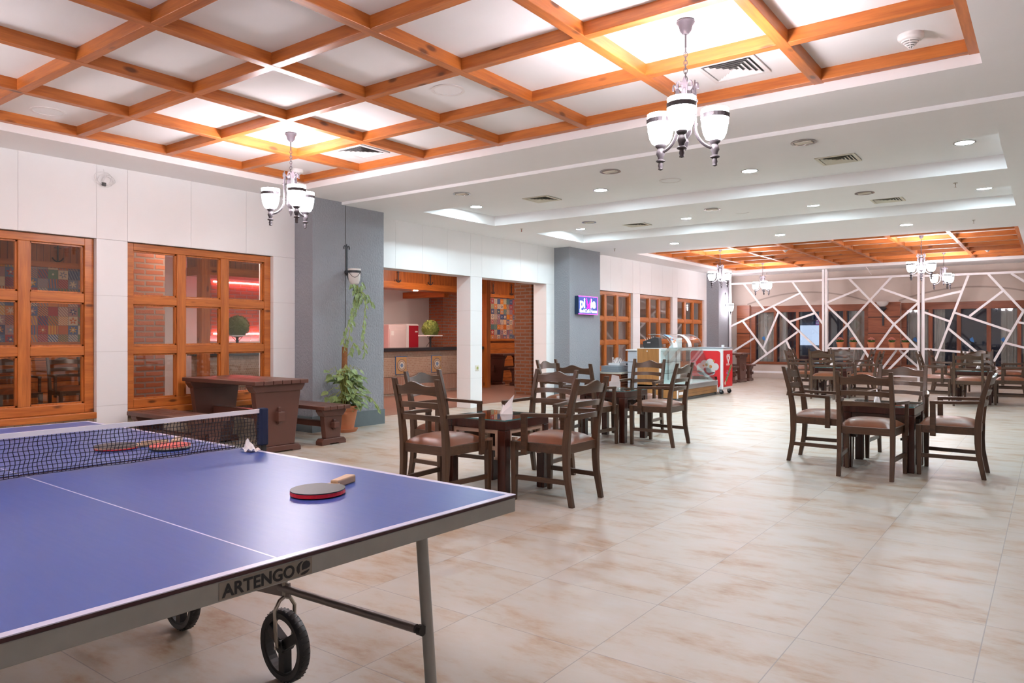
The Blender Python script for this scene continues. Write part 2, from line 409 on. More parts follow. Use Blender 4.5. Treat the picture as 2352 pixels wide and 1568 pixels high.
def plank_floor():
    t = NT('reddish_bar_floor'); f = t.noise(t.coord((1.5, 12, 1)), 2.0, 5, .6)
    return t.set(t.ramp(f, [(.3, (.20,.095,.065)), (.7, (.34,.19,.14))]), .35)
struct('floor_bar', MB().box(-12.2,-1.1,-.05,-8.0,19.8,.004), plank_floor(), label='reddish brown floor of the bar room', cat='floor')
Z1, Z2, ZC, ZT = 2.92, 2.885, 3.068, 3.03
c = MB()
def slab(x0, y0, x1, y1, z, top=3.25): c.box(x0, y0, z, x1, y1, top)
CX0, CX1, CY0, CY1 = -7.05, -.35, -2.05, 5.45
slab(-8.05, -3.6, CX0, 6.25, Z1); slab(CX1, -3.6, 3.3, 6.25, Z1); slab(CX0, CY1, CX1, 6.25, Z1); slab(CX0, -3.6, CX1, CY0, Z1)
slab(CX0, CY0, CX1, CY1, ZC)
T1x, T1y, T2x, T2y = (-6.88, -.355), (7.27, 8.86), (-6.85, -.37), (9.92, 11.45)
slab(-8.05, 6.25, 3.3, T1y[0], Z2); slab(-8.05, T1y[0], T1x[0], T1y[1], Z2); slab(T1x[1], T1y[0], 3.3, T1y[1], Z2)
slab(T1x[0], T1y[0], T1x[1], T1y[1], ZT)
slab(-8.05, T1y[1], 3.3, T2y[0], Z2); slab(-8.05, T2y[0], T2x[0], T2y[1], Z2); slab(T2x[1], T2y[0], 3.3, T2y[1], Z2)
slab(T2x[0], T2y[0], T2x[1], T2y[1], ZT)
slab(-8.05, T2y[1], 3.3, 13.4, Z2)
FX0, FX1, FY0, FY1 = -7.05, -.42, 13.95, 19.88
slab(-8.05, 13.4, FX0, YB+.2, Z1); slab(FX1, 13.4, 3.3, YB+.2, Z1); slab(FX0, 13.4, FX1, FY0, Z1); slab(FX0, FY1, FX1, YB+.2, Z1)
slab(FX0, FY0, FX1, FY1, ZC)
struct('ceiling', c, M['ceil'], label='white plaster ceiling with two wood-gridded recesses and two long stepped trays')
struct('ceiling_bar', MB().box(-12.6, -1.2, 2.62, -8.05, 20, 2.75), M['ceil'], label='low white ceiling of the bar room', cat='ceiling')

# left wall: upper band, piers, sills
hd, jt = MB(), MB()
def panels_y(y0, y1, z0, z1, xf, step=.6):
    n = max(1, round((y1-y0)/step)); w = (y1-y0)/n
    for i in range(n): hd.box(xf-.02, y0+i*w+.0015, z0, xf, y0+(i+1)*w-.0015, z1)
    jt.box(xf-.3, y0, z0, xf-.006, y1, z1)
for a, b in [(-3.6,1.33),(1.33,3.406),(3.406,3.711),(3.711,5.79)]: panels_y(a, b, 2.18, 2.98, XW)
for a, b in [(6.98,9.263),(9.263,9.564),(9.564,11.78)]: panels_y(a, b, 2.18, 2.95, XW)
for a, b in [(12.93,15.07),(15.07,15.425),(15.425,17.24),(17.24,17.54),(17.54,19.6)]: panels_y(a, b, 2.165, 2.98, XW)
PZ = [0,.493,1.042,1.61,2.179]
def pier(y0, y1):
    for z0, z1 in zip(PZ[:-1], PZ[1:]): hd.box(XW-.295, y0, z0+.0015, XW, y1, min(z1-.0015, 2.178 if y0 < 12.5 else 2.1635))
    jt.box(XW-.29, y0+.004, 0, XW-.004, y1-.004, 2.163)
for a, b in [(1.33,1.63),(3.406,3.711),(5.474,5.80),(6.97,7.1),(9.263,9.564),(11.511,11.79),(12.93,13.27),(15.07,15.425),(17.24,17.54),(19.34,19.6)]: pier(a, b)
hd.box(XW-.295, -3.6, 0, XW, 1.33, 2.18)
hd_o = struct('wall_left', hd, M['panel'], label='long white panelled wall with windows and open doorways to the bar')
jt.build('panel_joint', M['joint'], hd_o)
for k, (a, b) in enumerate([(1.63,3.406),(3.711,5.474),(13.27,15.07),(15.425,17.24),(17.54,19.34)]):
    struct('trim_%d' % (k+1), MB().box(XW-.30, a, 0, XW-.05, b, .375), M['stone'], label='beige small-stone strip under %s' % ['the leftmost window','the window behind the picnic table','the window beside the lit sign','the window behind the display case','the far window by the grey column'][k], cat='trim')

def make_window(n, y0, y1, z0, z1, label, first_hidden=0):
    """orange pine window, three by three panes"""
    e = thing('window_%d' % n, label, 'window', (XW-.10, (y0+y1)/2, z0)); e['kind'] = 'structure'
    w, h = (y1-y0)/2, z1-z0
    f = MB(); st, rail = .115, .085
    f.box(-.05,-w,0,.045,-w+st-.03,h); f.box(-.05,w-st+.03,0,.045,w,h); f.box(-.05,-w+st-.03,h-.075,.044,w-st+.03,h); f.box(-.05,-w+st-.03,0,.044,w-st+.03,.09)
    ys = [-w+st-.03+(2*w-2*st+.06)*i/3 for i in range(4)]
    zs = [.09, .09+(h-.165)/3, .09+2*(h-.165)/3, h-.075]
    f.build('window_frame', M['ory'], e, .004)
    mu = MB()
    for i in (1, 2): mu.box(-.04, ys[i]-.05, .09, .04, ys[i]+.05, h-.075)
    mu.build('mullion', M['orz'], e, .004)
    ra = MB()
    for j in (1, 2):
        for i in range(3):
            ra.box(-.038, ys[i]+(.05 if i else 0), zs[j]-.045, .036, ys[i+1]-(.05 if i < 2 else 0), zs[j]+.045)
    ra.build('rail', M['ory'], e, .004)
    bd = MB()
    for i in range(3):
        for j in range(3):
            a, b = ys[i]+(.05 if i else 0), ys[i+1]-(.05 if i < 2 else 0); p, q = zs[j]+(.045 if j else 0), zs[j+1]-(.045 if j < 2 else 0)
            for t in ((a,p,b,p+.016),(a,q-.016,b,q),(a,p,a+.016,q),(b-.016,p,b,q)): bd.box(-.02, t[0], t[1], .018, t[2], t[3])
            MB().box(-.004, a+.006, p+.006, .002, b-.006, q-.006).build('pane', M['glass'], e)
    bd.build('glazing_bead', M['orz'], e)
    MB().box(-.06, -w-.0, -.065, .115, w+.0, -.002).build('window_sill', M['ory'], e, .006)
    return e
make_window(1, 1.635, 3.403, .44, 2.175, 'leftmost orange wooden window with nine panes showing a picture mosaic')
make_window(2, 3.714, 5.471, .44, 2.175, 'orange wooden window with nine panes behind the picnic table')
make_window(3, 13.275, 15.066, .44, 2.16, 'orange wooden window just right of the column with the lit sign')
make_window(4, 15.428, 17.237, .44, 2.16, 'orange wooden window behind the glass display case')
make_window(5, 17.543, 19.337, .44, 2.16, 'farthest orange wooden window, beside the far grey column')

# grey columns
def column(name, y0, y1, label, xb=-8.0):
    o = struct(name, MB().box(xb, y0, 0, XC, y1, 2.96), M['stucco'], label=label, cat='column')
    return o
c1 = column('wall_column', 5.79, 6.985, 'grey stucco column with the wall lamp and climbing plant')
MB().box(-7.9, 5.775, 0, XC+.012, 6.997, .2).build('skirting', M['skirt'], c1)
MB().box(XC-.01, 6.31, .2, XC+.004, 6.317, 2.9).build('joint_line', M['ventdark'], c1)
c2 = column('wall_column', 11.78, 12.94, 'grey stucco column carrying the lit sign')
MB().box(-7.9, 11.77, 0, XC+.012, 12.95, .2).build('skirting', M['skirt'], c2)
c3 = column('wall_column', 19.5, 20.45, 'far grey stucco column with the lit wall lamp')

# other walls of the hall
struct('wall_right', MB().box(3.2, -3.6, 0, 3.4, YB+.2, 3.2), M['panel'], label='white right-hand wall of the hall, outside the view')
struct('wall_front', MB().box(-8.05, -3.7, 0, 3.3, -3.5, 3.2), M['panel'], label='white wall behind the viewer')

# back wall with windows
b = MB(); WZ0, WZ1 = .38, 2.03
BW = [(-6.96,-3.87),(-3.10,-.05),(.75,2.6)]
xs = [-8.05]+[q for p in BW for q in p]+[3.3]
for i in range(0, len(xs), 2): b.box(xs[i], YB, 0, xs[i+1], YB+.2, 3.1)
for a, d in BW: b.box(a, YB, 0, d, YB+.2, WZ0); b.box(a, YB, WZ1, d, YB+.2, 3.1)
struct('wall_back', b, M['plaster'], label='cream plaster back wall behind the white lattice')
struct('baseboard_back', MB().box(-7.3, YB-.03, 0, 3.2, YB-.001, .12), M['plaster'], label='cream skirting along the back wall', cat='baseboard')
for k, (a, d, lab) in enumerate([(-7.34,-6.97,'red-brown boarded pilaster at the left end of the back wall'),(-3.86,-3.11,'red-brown boarded pilaster carrying the round wall lamp'),(-.04,.74,'red-brown boarded pilaster right of the long back window')]):
    o = struct('trim_%d' % (k+6), MB().box(a, YB-.10, .12, d, YB-.002, 2.06), M['redboards'], label=lab, cat='trim')
    s = MB()
    for z in (.70, 1.16, 1.61): s.box(a, YB-.112, z-.014, d, YB-.10, z+.014)
    s.build('batten', M['redx'], o)
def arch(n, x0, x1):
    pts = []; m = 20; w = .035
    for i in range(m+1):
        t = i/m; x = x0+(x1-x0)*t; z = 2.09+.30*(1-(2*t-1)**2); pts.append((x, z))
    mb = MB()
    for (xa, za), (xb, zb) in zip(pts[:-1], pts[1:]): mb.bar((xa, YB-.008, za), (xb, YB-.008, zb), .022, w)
    struct('trim_%d' % n, mb, M['archshade'], label='painted shadow line of the shallow plaster arch over the %s back window' % ('left' if n == 9 else 'right'), cat='trim')
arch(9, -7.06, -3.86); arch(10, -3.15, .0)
def back_window(n, x0, x1, mull, label, curtains):
    e = thing('window_%d' % n, label, 'window', (0, YB+.06, 0)); e['kind'] = 'structure'
    f = MB(); f.box(x0,-.062,WZ1-.18,x1,.058,WZ1); f.box(x0,-.08,WZ0,x1,.06,WZ0+.07); f.box(x0,-.06,WZ0+.07,x0+.12,.056,WZ1-.18); f.box(x1-.1,-.06,WZ0+.07,x1,.056,WZ1-.18)
    f.build('window_frame', M['redx'], e, .004)
    ed = [x0+.12]
    for a, d in mull:
        MB().box(a, -.06, WZ0+.07, d, .06, WZ1-.18).build('mullion', M['redz'], e, .004); ed += [a, d]
    ed.append(x1-.1)
    for i in range(0, len(ed), 2): MB().box(ed[i], -.004, WZ0+.07, ed[i+1], .004, WZ1-.18).build('pane', M['nightglass'], e)
    for a, d in curtains:
        cu = MB(); n_ = int((d-a)/.025); v = []
        for i in range(n_+1):
            x = a+(d-a)*i/n_; y = .16+.02*sin(x*95); v += [(x,y,.3),(x,y,2.0)]
        cu.add(v, [(2*i,2*i+2,2*i+3,2*i+1) for i in range(n_)])
        cu.build('curtain', M['curtain'], e, smooth=True)
    return e
back_window(6, -6.96, -3.87, [(-6.32,-6.24),(-5.71,-5.63),(-5.10,-5.02),(-4.49,-4.40)], 'left red-brown back window with dark night panes behind lattice', [(-6.82,-6.33),(-6.22,-6.0),(-4.38,-3.98)])
back_window(7, -3.10, -.05, [(-2.49,-2.40),(-1.88,-1.79),(-1.26,-1.17),(-.65,-.57)], 'right red-brown back window with dark night panes behind lattice', [(-2.98,-2.5),(-2.38,-2.15),(-.98,-.66),(-.55,-.16)])
back_window(8, .75, 2.6, [(1.4,1.48)], 'red-brown back window at the right end, outside the view', [(.9,1.3)])
struct('wall_outside', MB().box(-12, 27, -.1, 5, 27.2, 6), M['night'], label='dark night wall across the yard')
o = MB().box(-7.2, 26.9, .85, -6.45, 27.005, 1.55).build('lit_shop_window', M['litwin']); tag(o, 'pale blue lit shop window seen through the dark back window', 'window')
for px, z, lab in [(-6.62,1.12,'blue sticker on the leftmost curtained back pane'),(-2.80,1.10,'blue sticker on the back pane beside the lattice posts'),(-1.57,1.10,'blue sticker in the middle of the right back window'),(-.93,1.10,'blue sticker on the back pane at the right edge')]:
    st = MB(); st.prism([(px-.04,z+.02),(px+.02,z+.06),(px+.045,z-.01),(px+.05,z-.07),(px-.01,z-.05),(px-.035,z-.03)], YB+.052, YB+.055, 'y')
    tag(st.build('window_sticker', M['blue']), lab, 'sticker')

# ------------------------------------------------------------------ bar room behind the left wall
struct('wall_bar', MB().box(-12.6,-1.2,0,-12.2,20,2.7).box(-12.2,-1.2,0,-11.72,6.5,2.7).box(-12.2,14.25,0,-11.72,20,2.7), M['panel'], label='white rear wall of the bar room')
struct('wall_bar_near', MB().box(-12.2,-1.3,0,-8.0,-1.1,2.7), M['panel'], label='near end wall of the bar room', cat='wall')
struct('wall_bar_far', MB().box(-12.2,19.8,0,-8.0,20,2.7), M['panel'], label='far end wall of the bar room', cat='wall')
for k, (a, d, lab) in enumerate([(-1.1,5.35,'seen through the leftmost window'),(14.25,19.8,'seen through the right doorway')]):
    struct('trim_%d' % (11+k*4), MB().box(-11.72,a,1.10,-11.70,d,2.2), M['mosaic'], label='wall of colourful picture tiles '+lab, cat='trim')
    struct('trim_%d' % (12+k*4), MB().box(-11.72,a,0,-11.69,d,1.06), M['wains'], label='orange board wainscot under the picture tiles '+lab, cat='trim')
    struct('trim_%d' % (13+k*4), MB().box(-11.72,a,2.26,-11.69,d,2.62), M['frieze'], label='orange upright boards above the picture tiles '+lab, cat='trim')
    struct('trim_%d' % (14+k*4), MB().box(-11.72,a,1.06,-11.64,d,1.11).box(-11.72,a,2.19,-11.66,d,2.27), M['ory'], label='orange rails edging the picture tiles '+lab, cat='trim')
struct('trim_19', MB().box(-10.95,6.2,2.27,-10.5,13.0,2.62), M['frieze'], label='orange boarded bulkhead above the bar', cat='trim')
struct('trim_20', MB().box(-10.97,6.2,2.14,-10.47,13.0,2.27), M['ory'], label='orange beam along the foot of the bar bulkhead', cat='trim')
struct('trim_21', MB().box(-12.2,12.2,2.06,-10.9,12.36,2.2), M['orx'], label='orange cross beam over the back of the bar', cat='trim')
struct('wall_pier_brick', MB().box(-8.85,12.05,0,-8.42,12.5,2.62), M['brickbrown'], label='brown brick pillar in the right doorway', cat='pillar')
struct('wall_pier_brick', MB().box(-9.5,4.36,0,-9.0,4.80,2.62), M['brick'], label='red brick pillar behind the window by the picnic table', cat='pillar')
struct('wall_pier_brick', MB().box(-12.2,13.1,0,-11.75,14.2,2.62), M['brick'], label='red brick pillar behind the bar counter', cat='pillar')
struct('wall_niche', MB().box(-12.2,7.3,1.2,-12.12,9.2,2.2), M['brick'], label='red-lit brick panel on the wall behind the bar', cat='wall')
struct('door_1', MB().box(-12.2,10.7,0,-12.14,11.15,2.0), M['redz'], label='dark red-brown door behind the bar', cat='door')
for (x, y, lab) in [(-10.45,13.14,'orange wooden post at the doorway end of the bar'),(-10.4,6.15,'orange wooden post at the window end of the bar')]:
    tag(MB().box(x-.07,y-.07,0,x+.07,y+.07,2.6 if y < 7 else 2.62).build('wooden_post', M['orz'], bevel=.005), lab, 'post')

bar = thing('bar_counter', 'bar counter with black stone top and patterned beige tile front', 'bar', (-10.5, 9.6, 0))
mb = MB(); mb.box(-.5,-3.3,0,-.02,3.4,.88); mb.build('body', M['barcream'], bar)
MB().box(-.02,-3.3,.38,0,3.4,.76).build('tile_field', M['bartile'], bar)
MB().box(-.02,-3.3,.05,.004,3.4,.37).build('brick_course', M['barbrick'], bar)
MB().box(-.55,-3.35,.88,.06,3.44,.95).build('counter_top', M['blackgloss'], bar, .008)
for y in (-2.2,-.9,.85,1.9):
    p = MB(); p.box(0,y-.16,.42,.012,y+.16,.78); fr = p.build('medallion_tile', M['blue'], bar)
    MB().box(.010,y-.150,.430,.016,y+.150,.770).build('tile_face', M['ochre'], fr)
    for r_, x_, m_ in ((.122,.016,'ventdark'),(.112,.018,'inlay'),(.078,.020,'ventdark'),(.070,.022,'vent')):
        MB().lathe([(.001,0),(r_,0),(r_,.002),(.001,.002)], (x_,y,.60), 24, 'x').build('ring', M[m_], fr)
    q = MB()
    for k in range(8):
        a = k*pi/4; q.add([(.0245,y,.60),(.0245,y+.030*cos(a-.3),.60+.030*sin(a-.3)),(.0245,y+.058*cos(a),.60+.058*sin(a)),(.0245,y+.030*cos(a+.3),.60+.030*sin(a+.3))], [(0,1,2,3)])
    q.build('rosette', M['blue'], fr)

def topiary(y, lab):
    t = thing('topiary_ball', lab, 'plant', (-10.72, y, .9505))
    mb = MB(); rr = .19
    for i in range(700):
        z = random.uniform(-.75, 1); th = random.uniform(0, 2*pi); q = math.sqrt(1-z*z)
        d = Vector((q*cos(th), q*sin(th), z)); p = d*rr*random.uniform(.92, 1.04)
        a = d.orthogonal().normalized(); a.rotate(Matrix.Rotation(random.uniform(0, 6.28), 3, d)); b_ = d.cross(a)
        a = (a+d*random.uniform(-.5,.5))*.016; b_ = (b_+d*random.uniform(-.5,.5))*.012
        c0 = Vector((0,0,.39)); mb.add([c0+p-a, c0+p-b_, c0+p+a, c0+p+b_], [(0,1,2,3)])
    mb.build('foliage', M['box'], t)
    mb = MB(); mb.sphere((0,0,.39), rr*.93, 16, 10, (1,1,1)); mb.build('ball_core', M['box'], t)
    MB().box(-.17,-.2,.235,.17,.2,.255).build('tray', M['paper'], t)
    MB().tube([(0,0,0),(0,0,.235)], .022, 10).build('stand_pole', M['black'], t)
    mb = MB()
    for s in (-1, 1): mb.tube([(0,s*.13,.008),(0,-s*.10,.235)], .005, 6)
    mb.build('brace', M['black'], t)
topiary(11.55, 'clipped green ball on a small stand on the bar, seen through the left doorway')
topiary(6.93, 'clipped green ball on the bar, seen through the window by the picnic table')
f = thing('fridge', 'pale pinkish fridge behind the bar, left of the crimson cabinet', 'fridge', (-11.75, 11.45, 0))
MB().box(-.35,-.32,0,.2,.22,1.44).build('body', M['pinkwhite'], f, .02)
MB().box(.2,-.31,.1,.215,.2,1.34).build('door', M['pinkwhite'], f, .008); MB().box(.216,-.27,1.2,.221,-.19,1.3).build('sticker', M['paper'], f)
f = thing('drink_cabinet', 'crimson fronted drink cabinet with white rim behind the bar', 'cabinet', (-11.75, 11.9, 0))
MB().box(-.3,-.2,0,.17,.2,1.46).build('body', M['white'], f, .03); MB().box(.17,-.13,.3,.182,.17,1.42).build('red_panel', M['redbox'], f, .01)
MB().box(.182,.06,1.27,.186,.14,1.30).build('label', M['paper'], f)
p = thing('potted_plant', 'terracotta pot with a tall thin plant at the doorway end of the bar', 'plant', (-10.75, 12.72, .95))
mb = MB(); mb.lathe([(.001,0),(.085,0),(.115,.15),(.128,.15),(.128,.19),(.11,.19),(.10,.17),(.001,.17)], n=20); mb.build('pot', M['terra'], p, smooth=True)
MB().tube([(0,0,.17),(0,.02,.4),(.01,.0,.62)], .006, 6).build('stem', M['stem'], p)
mb = MB()
for i in range(12):
    a = i*2.4; z = .42+.022*i; d = Vector((cos(a), sin(a), .5)); q = Vector((0,0,z)); w_ = Vector((-sin(a), cos(a), 0))*.025
    mb.add([q, q+d*.06+w_, q+d*.13, q+d*.06-w_], [(0,1,2,3)])
mb.build('foliage', M['leaf'], p)
for (x, y, z, lab) in [(-11.67,2.85,2.42,'black anchor on the boards above the mosaic, far left window column'),(-11.67,4.62,2.42,'black anchor on the boards above the mosaic, in the leftmost window right pane'),
                    (-10.48,10.35,2.40,'left black anchor on the bulkhead above the bar'),(-10.48,11.28,2.40,'right black anchor on the bulkhead above the bar'),
                    (-11.67,14.95,2.42,'left black anchor above the mosaic in the right doorway'),(-11.67,15.75,2.42,'right black anchor above the mosaic in the right doorway')]:
    mb = MB(); mb.tube([(0,0,-.13),(0,0,.1)], .009, 8); mb.tube([(0,-.045,.06),(0,.045,.06)], .006, 6)
    mb.tube([(0,.024*cos(2*pi*i/10),.125+.024*sin(2*pi*i/10)) for i in range(10)], .006, 6, True)
    mb.tube([(0,.075*sin(t),-.06-.08*cos(t)) for t in [(-1.25+.25*i) for i in range(11)]], .009, 8)
    o = mb.build('wall_anchor', M['blackiron'], loc=(x+.012, y, z)); tag(o, lab, 'anchor', 'iron anchors on the bar boards')
for (x, y, lab) in [(-10.72,7.6,'warm downlight in the bar bulkhead near the window post'),(-10.72,9.4,'warm downlight in the middle of the bar bulkhead'),(-10.72,11.1,'warm downlight in the bar bulkhead near the topiary ball')]:
    o = MB().lathe([(.001,-.004),(.045,-.004),(.05,0),(.05,.01)], (0,0,0), 16).build('bar_downlight', [M['warmspot']], loc=(x,y,2.138)); tag(o, lab, 'ceiling light', 'downlights over the bar')
for (x, y, lab) in [(-9.0,2.6,'added round ceiling lamp of the bar room behind the leftmost window'),(-8.55,5.1,'added round ceiling lamp of the bar room behind the picnic table window'),(-9.4,10.6,'added round ceiling lamp of the bar room inside the doorways'),(-10.4,15.3,'added round ceiling lamp of the bar room by the far mosaic')]:
    o = MB().lathe([(.001,-.02),(.07,-.02),(.09,0),(.09,.004)], (0,0,0), 20).build('bar_fill_lamp', M['warmspot'], loc=(x,y,2.615)); tag(o, lab, 'ceiling light', 'added round lamps of the bar room')  # added lamps that brighten the bar room and its brick pillar
for z, lab in [(1.22,'red light strip along the foot of the brick panel'),(2.16,'red light strip along the top of the brick panel')]:
    tag(MB().box(-12.11,7.35,z,-12.09,9.15,z+.02).build('light_strip', M['redled']), lab, 'light')

# ------------------------------------------------------------------ ceiling: wooden grids, lamps, vents
def grid(name, label, X, Y, x0, x1, y0, y1, zb):
    g = thing(name, label, 'ceiling beams', (0, 0, 0))
    for x in X: MB().box(x-.07, y0, zb, x, y1, ZC+.01).build('beam', M['ory'], g, .004)
    for y in Y: MB().box(x0, y, zb+.0015, x1, y+.07, ZC+.01).build('beam', M['orx'], g, .004)
    return g
grid('ceiling_beam_grid', 'orange pine beam grid in the near ceiling recess, above the table tennis table', [-6.982,-6.035,-5.08,-4.13,-3.185,-2.234,-1.29,-.352], [5.375,4.565,3.737,2.92,2.12,1.30,.48,-.34,-1.16,-2.04], CX0, CX1, CY0, CY1, 2.986)
grid('ceiling_beam_grid', 'orange pine beam grid in the far ceiling recess, before the white lattice', [-6.982,-6.19,-5.23,-4.29,-3.32,-2.36,-1.395,-.422], [13.97,14.75,15.6,16.45,17.3,18.15,19.0,19.805], FX0, FX1, FY0, FY1, 2.986)

def make_chandelier(label):
    t = thing('chandelier', label, 'chandelier', (0,0,0), 0, 'wrought iron chandeliers with three lit glass shades')
    MB().lathe([(.001,0),(.05,0),(.055,-.012),(.042,-.03),(.034,-.06),(.018,-.08),(.001,-.082)], n=18).build('canopy', M['iron'], t, smooth=True)
    mb = MB(); mb.tube([(0,0,-.08),(0,0,-.16)], .006, 8)
    for i in range(9):
        z = -.165-.024*i; a = (i % 2)*pi/2
        mb.tube([(.010*sin(u)*cos(a), .010*sin(u)*sin(a), z-.012+.018*cos(u)) for u in [k*pi/4 for k in range(8)]], .0028, 5, True)
    mb.build('chain', M['iron'], t)
    mb = MB(); mb.lathe([(.001,-.375),(.02,-.38),(.045,-.40),(.03,-.42),(.042,-.44),(.042,-.66),(.03,-.68),(.014,-.70),(.022,-.72),(.01,-.75),(.001,-.77)], n=6)
    mb.build('column', M['iron'], t)
    for k in range(3):
        a = 2*pi*k/3; R = Matrix.Rotation(a, 4, 'Z')
        cr = MB()                      # fleur crown strip, arm and cup, built along +x then turned
        cr.prism([(-.016,-.56),(.016,-.56),(.016,-.40),(.012,-.375),(.0,-.345),(-.012,-.375),(-.016,-.40)], .055, .062, 'x')
        for s in (-1, 1):
            cr.tube([(.058, s*(.016+.014*(1-cos(u))), -.40+.026*sin(u)) for u in [i*pi/6 for i in range(8)]], .006, 6)
        pts = []
        for i in range(13):
            u = i/12*pi/2; pts.append((.060+.125*(1-cos(u)), 0, -.62-.125*sin(u)))
        cr.tube([(.06,0,-.42),(.06,0,-.62)]+pts[1:], .010, 8)
        for z in (-.47,-.61): cr.tube([(.03,0,z),(.075,0,z)], .009, 6)
        cr.lathe([(.001,-.70),(.034,-.70),(.030,-.712),(.018,-.722),(.024,-.74),(.027,-.755),(.018,-.772),(.015,-.786),(.028,-.794),(.028,-.80),(.012,-.808),(.016,-.826),(.012,-.838),(.015,-.848),(.001,-.854)], (.185,0,0), 14)
        cr.v = [tuple(R @ Vector(v)) for v in cr.v]
        arm = cr.build('arm', M['iron'], t, smooth=True)
        sh = MB(); c0 = R @ Vector((.185,0,0))
        sh.lathe([(.03,-.70),(.052,-.688),(.066,-.66),(.075,-.62),(.080,-.57),(.081,-.515),(.074,-.515),(.073,-.57),(.068,-.615),(.058,-.655),(.044,-.678),(.001,-.688)], c0, 24)
        sh.build('shade', M['shade'], arm, smooth=True)
        bd = MB(); bd.lathe([(.0815,-.572),(.0845,-.572),(.0855,-.545),(.0825,-.545),(.0815,-.572)], c0, 24)
        for j in range(3):             # little chains looped under the band
            a0, a1 = 2*pi*j/3, 2*pi*(j+1)/3
            bd.tube([(c0.x+(.085-.010*sin(u/8*pi))*cos(a0+(a1-a0)*u/8), c0.y+(.085-.010*sin(u/8*pi))*sin(a0+(a1-a0)*u/8), -.56-.07*sin(u/8*pi)) for u in range(9)], .0022, 4)
        bd.build('band', M['iron'], arm)
    return t
VA = radians(36.48)
ch = make_chandelier('nearest chandelier, lit, hanging in the cell beside the square vent at upper right')
ch.location = (-1.74, 4.08, ZC); ch.rotation_euler = (0, 0, VA-radians(110))
dup(ch, (-5.63, 4.19, ZC), VA+radians(182), 'lit chandelier hanging in the near beam grid in front of the first grey column')
dup(ch, (-5.68, 15.15, ZC), VA+radians(186), 'lit chandelier hanging above the ice cream freezer, before the far grey column')
dup(ch, (-1.93, 15.3, ZC), VA+radians(180), 'larger lit chandelier of the far beam grid, before the double lattice posts')
dup(ch, (-5.87, 18.6, ZC), VA-radians(100), 'small lit chandelier before the left lattice panel, left one of the rear pair')
dup(ch, (-1.91, 18.6, ZC), VA-radians(100), 'small lit chandelier before the right lattice panel, right one of the rear pair')
for x, y, lab in [(-1.74,.6,'added lit chandelier of the near grid, unseen overhead beside the viewer'),(-5.63,.6,'added lit chandelier of the near grid, outside the view on the left')]:
    dup(ch, (x, y, ZC), 0, lab)  # pair added out of view to light the foreground

def make_sconce(lit, label):
    t = thing('wall_sconce', label, 'wall lamp')
    mb = MB(); mb.prism([(-.012,-.02),(.012,-.02),(.012,.34),(.008,.365),(0,.39),(-.008,.365),(-.012,.34)], 0, .008, 'x')
    for s in (-1, 1): mb.tube([(.004, s*(.012+.018*(1-cos(u))), .335+.03*sin(u)) for u in [i*pi/6 for i in range(8)]], .006, 6)
    mb.lathe([(.001,0),(.035,0),(.035,.02),(.02,.035),(.001,.04)], (0,0,.02), 14, 'x')
    mb.build('back_plate', M['blackiron'], t)
    mb = MB(); mb.tube([(.02,0,.02)]+[(.02+.14*(1-cos(u))*.9, 0, .02-.16*sin(u)) for u in [i*pi/16 for i in range(1, 9)]], .009, 8)
    mb.lathe([(.001,-.26),(.012,-.255),(.008,-.235),(.022,-.215),(.012,-.20),(.024,-.18),(.020,-.16),(.034,-.15),(.03,-.14),(.001,-.14)], (.15,0,0), 14)
    arm = mb.build('arm', M['blackiron'], t, smooth=True)
    sh = MB(); sh.lathe([(.03,-.15),(.055,-.13),(.072,-.09),(.080,-.03),(.083,.06),(.076,.06),(.073,-.03),(.066,-.085),(.05,-.12),(.001,-.135)], (.15,0,0), 24)
    sh.build('shade', M['shade'] if lit else M['opal'], arm, smooth=True)
    bd = MB(); bd.lathe([(.083,.005),(.087,.005),(.088,.035),(.084,.035),(.083,.005)], (.15,0,0), 24)
    for j in range(3):
        a0, a1 = 2*pi*j/3+.4, 2*pi*(j+1)/3+.4
        bd.tube([(.15+(.087-.008*sin(u/8*pi))*cos(a0+(a1-a0)*u/8), (.087-.008*sin(u/8*pi))*sin(a0+(a1-a0)*u/8), .02-.075*sin(u/8*pi)) for u in range(9)], .003, 4)
    bd.build('band', M['blackiron'], arm)
    return t
make_sconce(False, 'unlit wall lamp with white glass bowl above the climbing plant').location = (XC, 6.33, 2.0)
make_sconce(True, 'lit wall lamp on the far grey column beside the lattice').location = (XC, 20.0, 2.02)

rl = 'round ceiling lights, lit'
for x, y, z, lab in [(-6.56,8.02,ZT,'lit ceiling light at the left end of the near tray'),(-4.55,8.03,ZT,'lit ceiling light in the near tray, left of the nearest chandelier'),(-2.69,8.07,ZT,'lit ceiling light in the near tray, between the speaker and the square vent'),(-.66,8.09,ZT,'large lit ceiling light at the right end of the near tray'),
                 (-6.5,10.76,ZT,'lit ceiling light hidden at the left end of the far tray'),(-4.58,10.76,ZT,'thin lit ceiling light in the far tray, left one in view'),(-2.69,10.75,ZT,'thin lit ceiling light in the middle of the far tray'),(-.67,10.76,ZT,'thin lit ceiling light at the right end of the far tray'),
                 (-5.55,12.5,Z2,'lit ceiling light in front of the far beam grid, left of three'),(-3.65,12.48,Z2,'lit ceiling light in front of the far beam grid, middle of three'),(-1.78,12.48,Z2,'lit ceiling light in front of the far beam grid, right of three')]:
    t = thing('downlight', lab, 'ceiling light', (x, y, z), 0, rl)
    MB().lathe([(.075,.01),(.092,0),(.095,-.006),(.078,-.006),(.075,.01)], n=24).build('trim_ring', M['chrome'], t, smooth=True)
    MB().lathe([(.001,-.003),(.077,-.003),(.077,.005),(.001,.005)], n=24).build('lamp_disc', M['spot'], t)
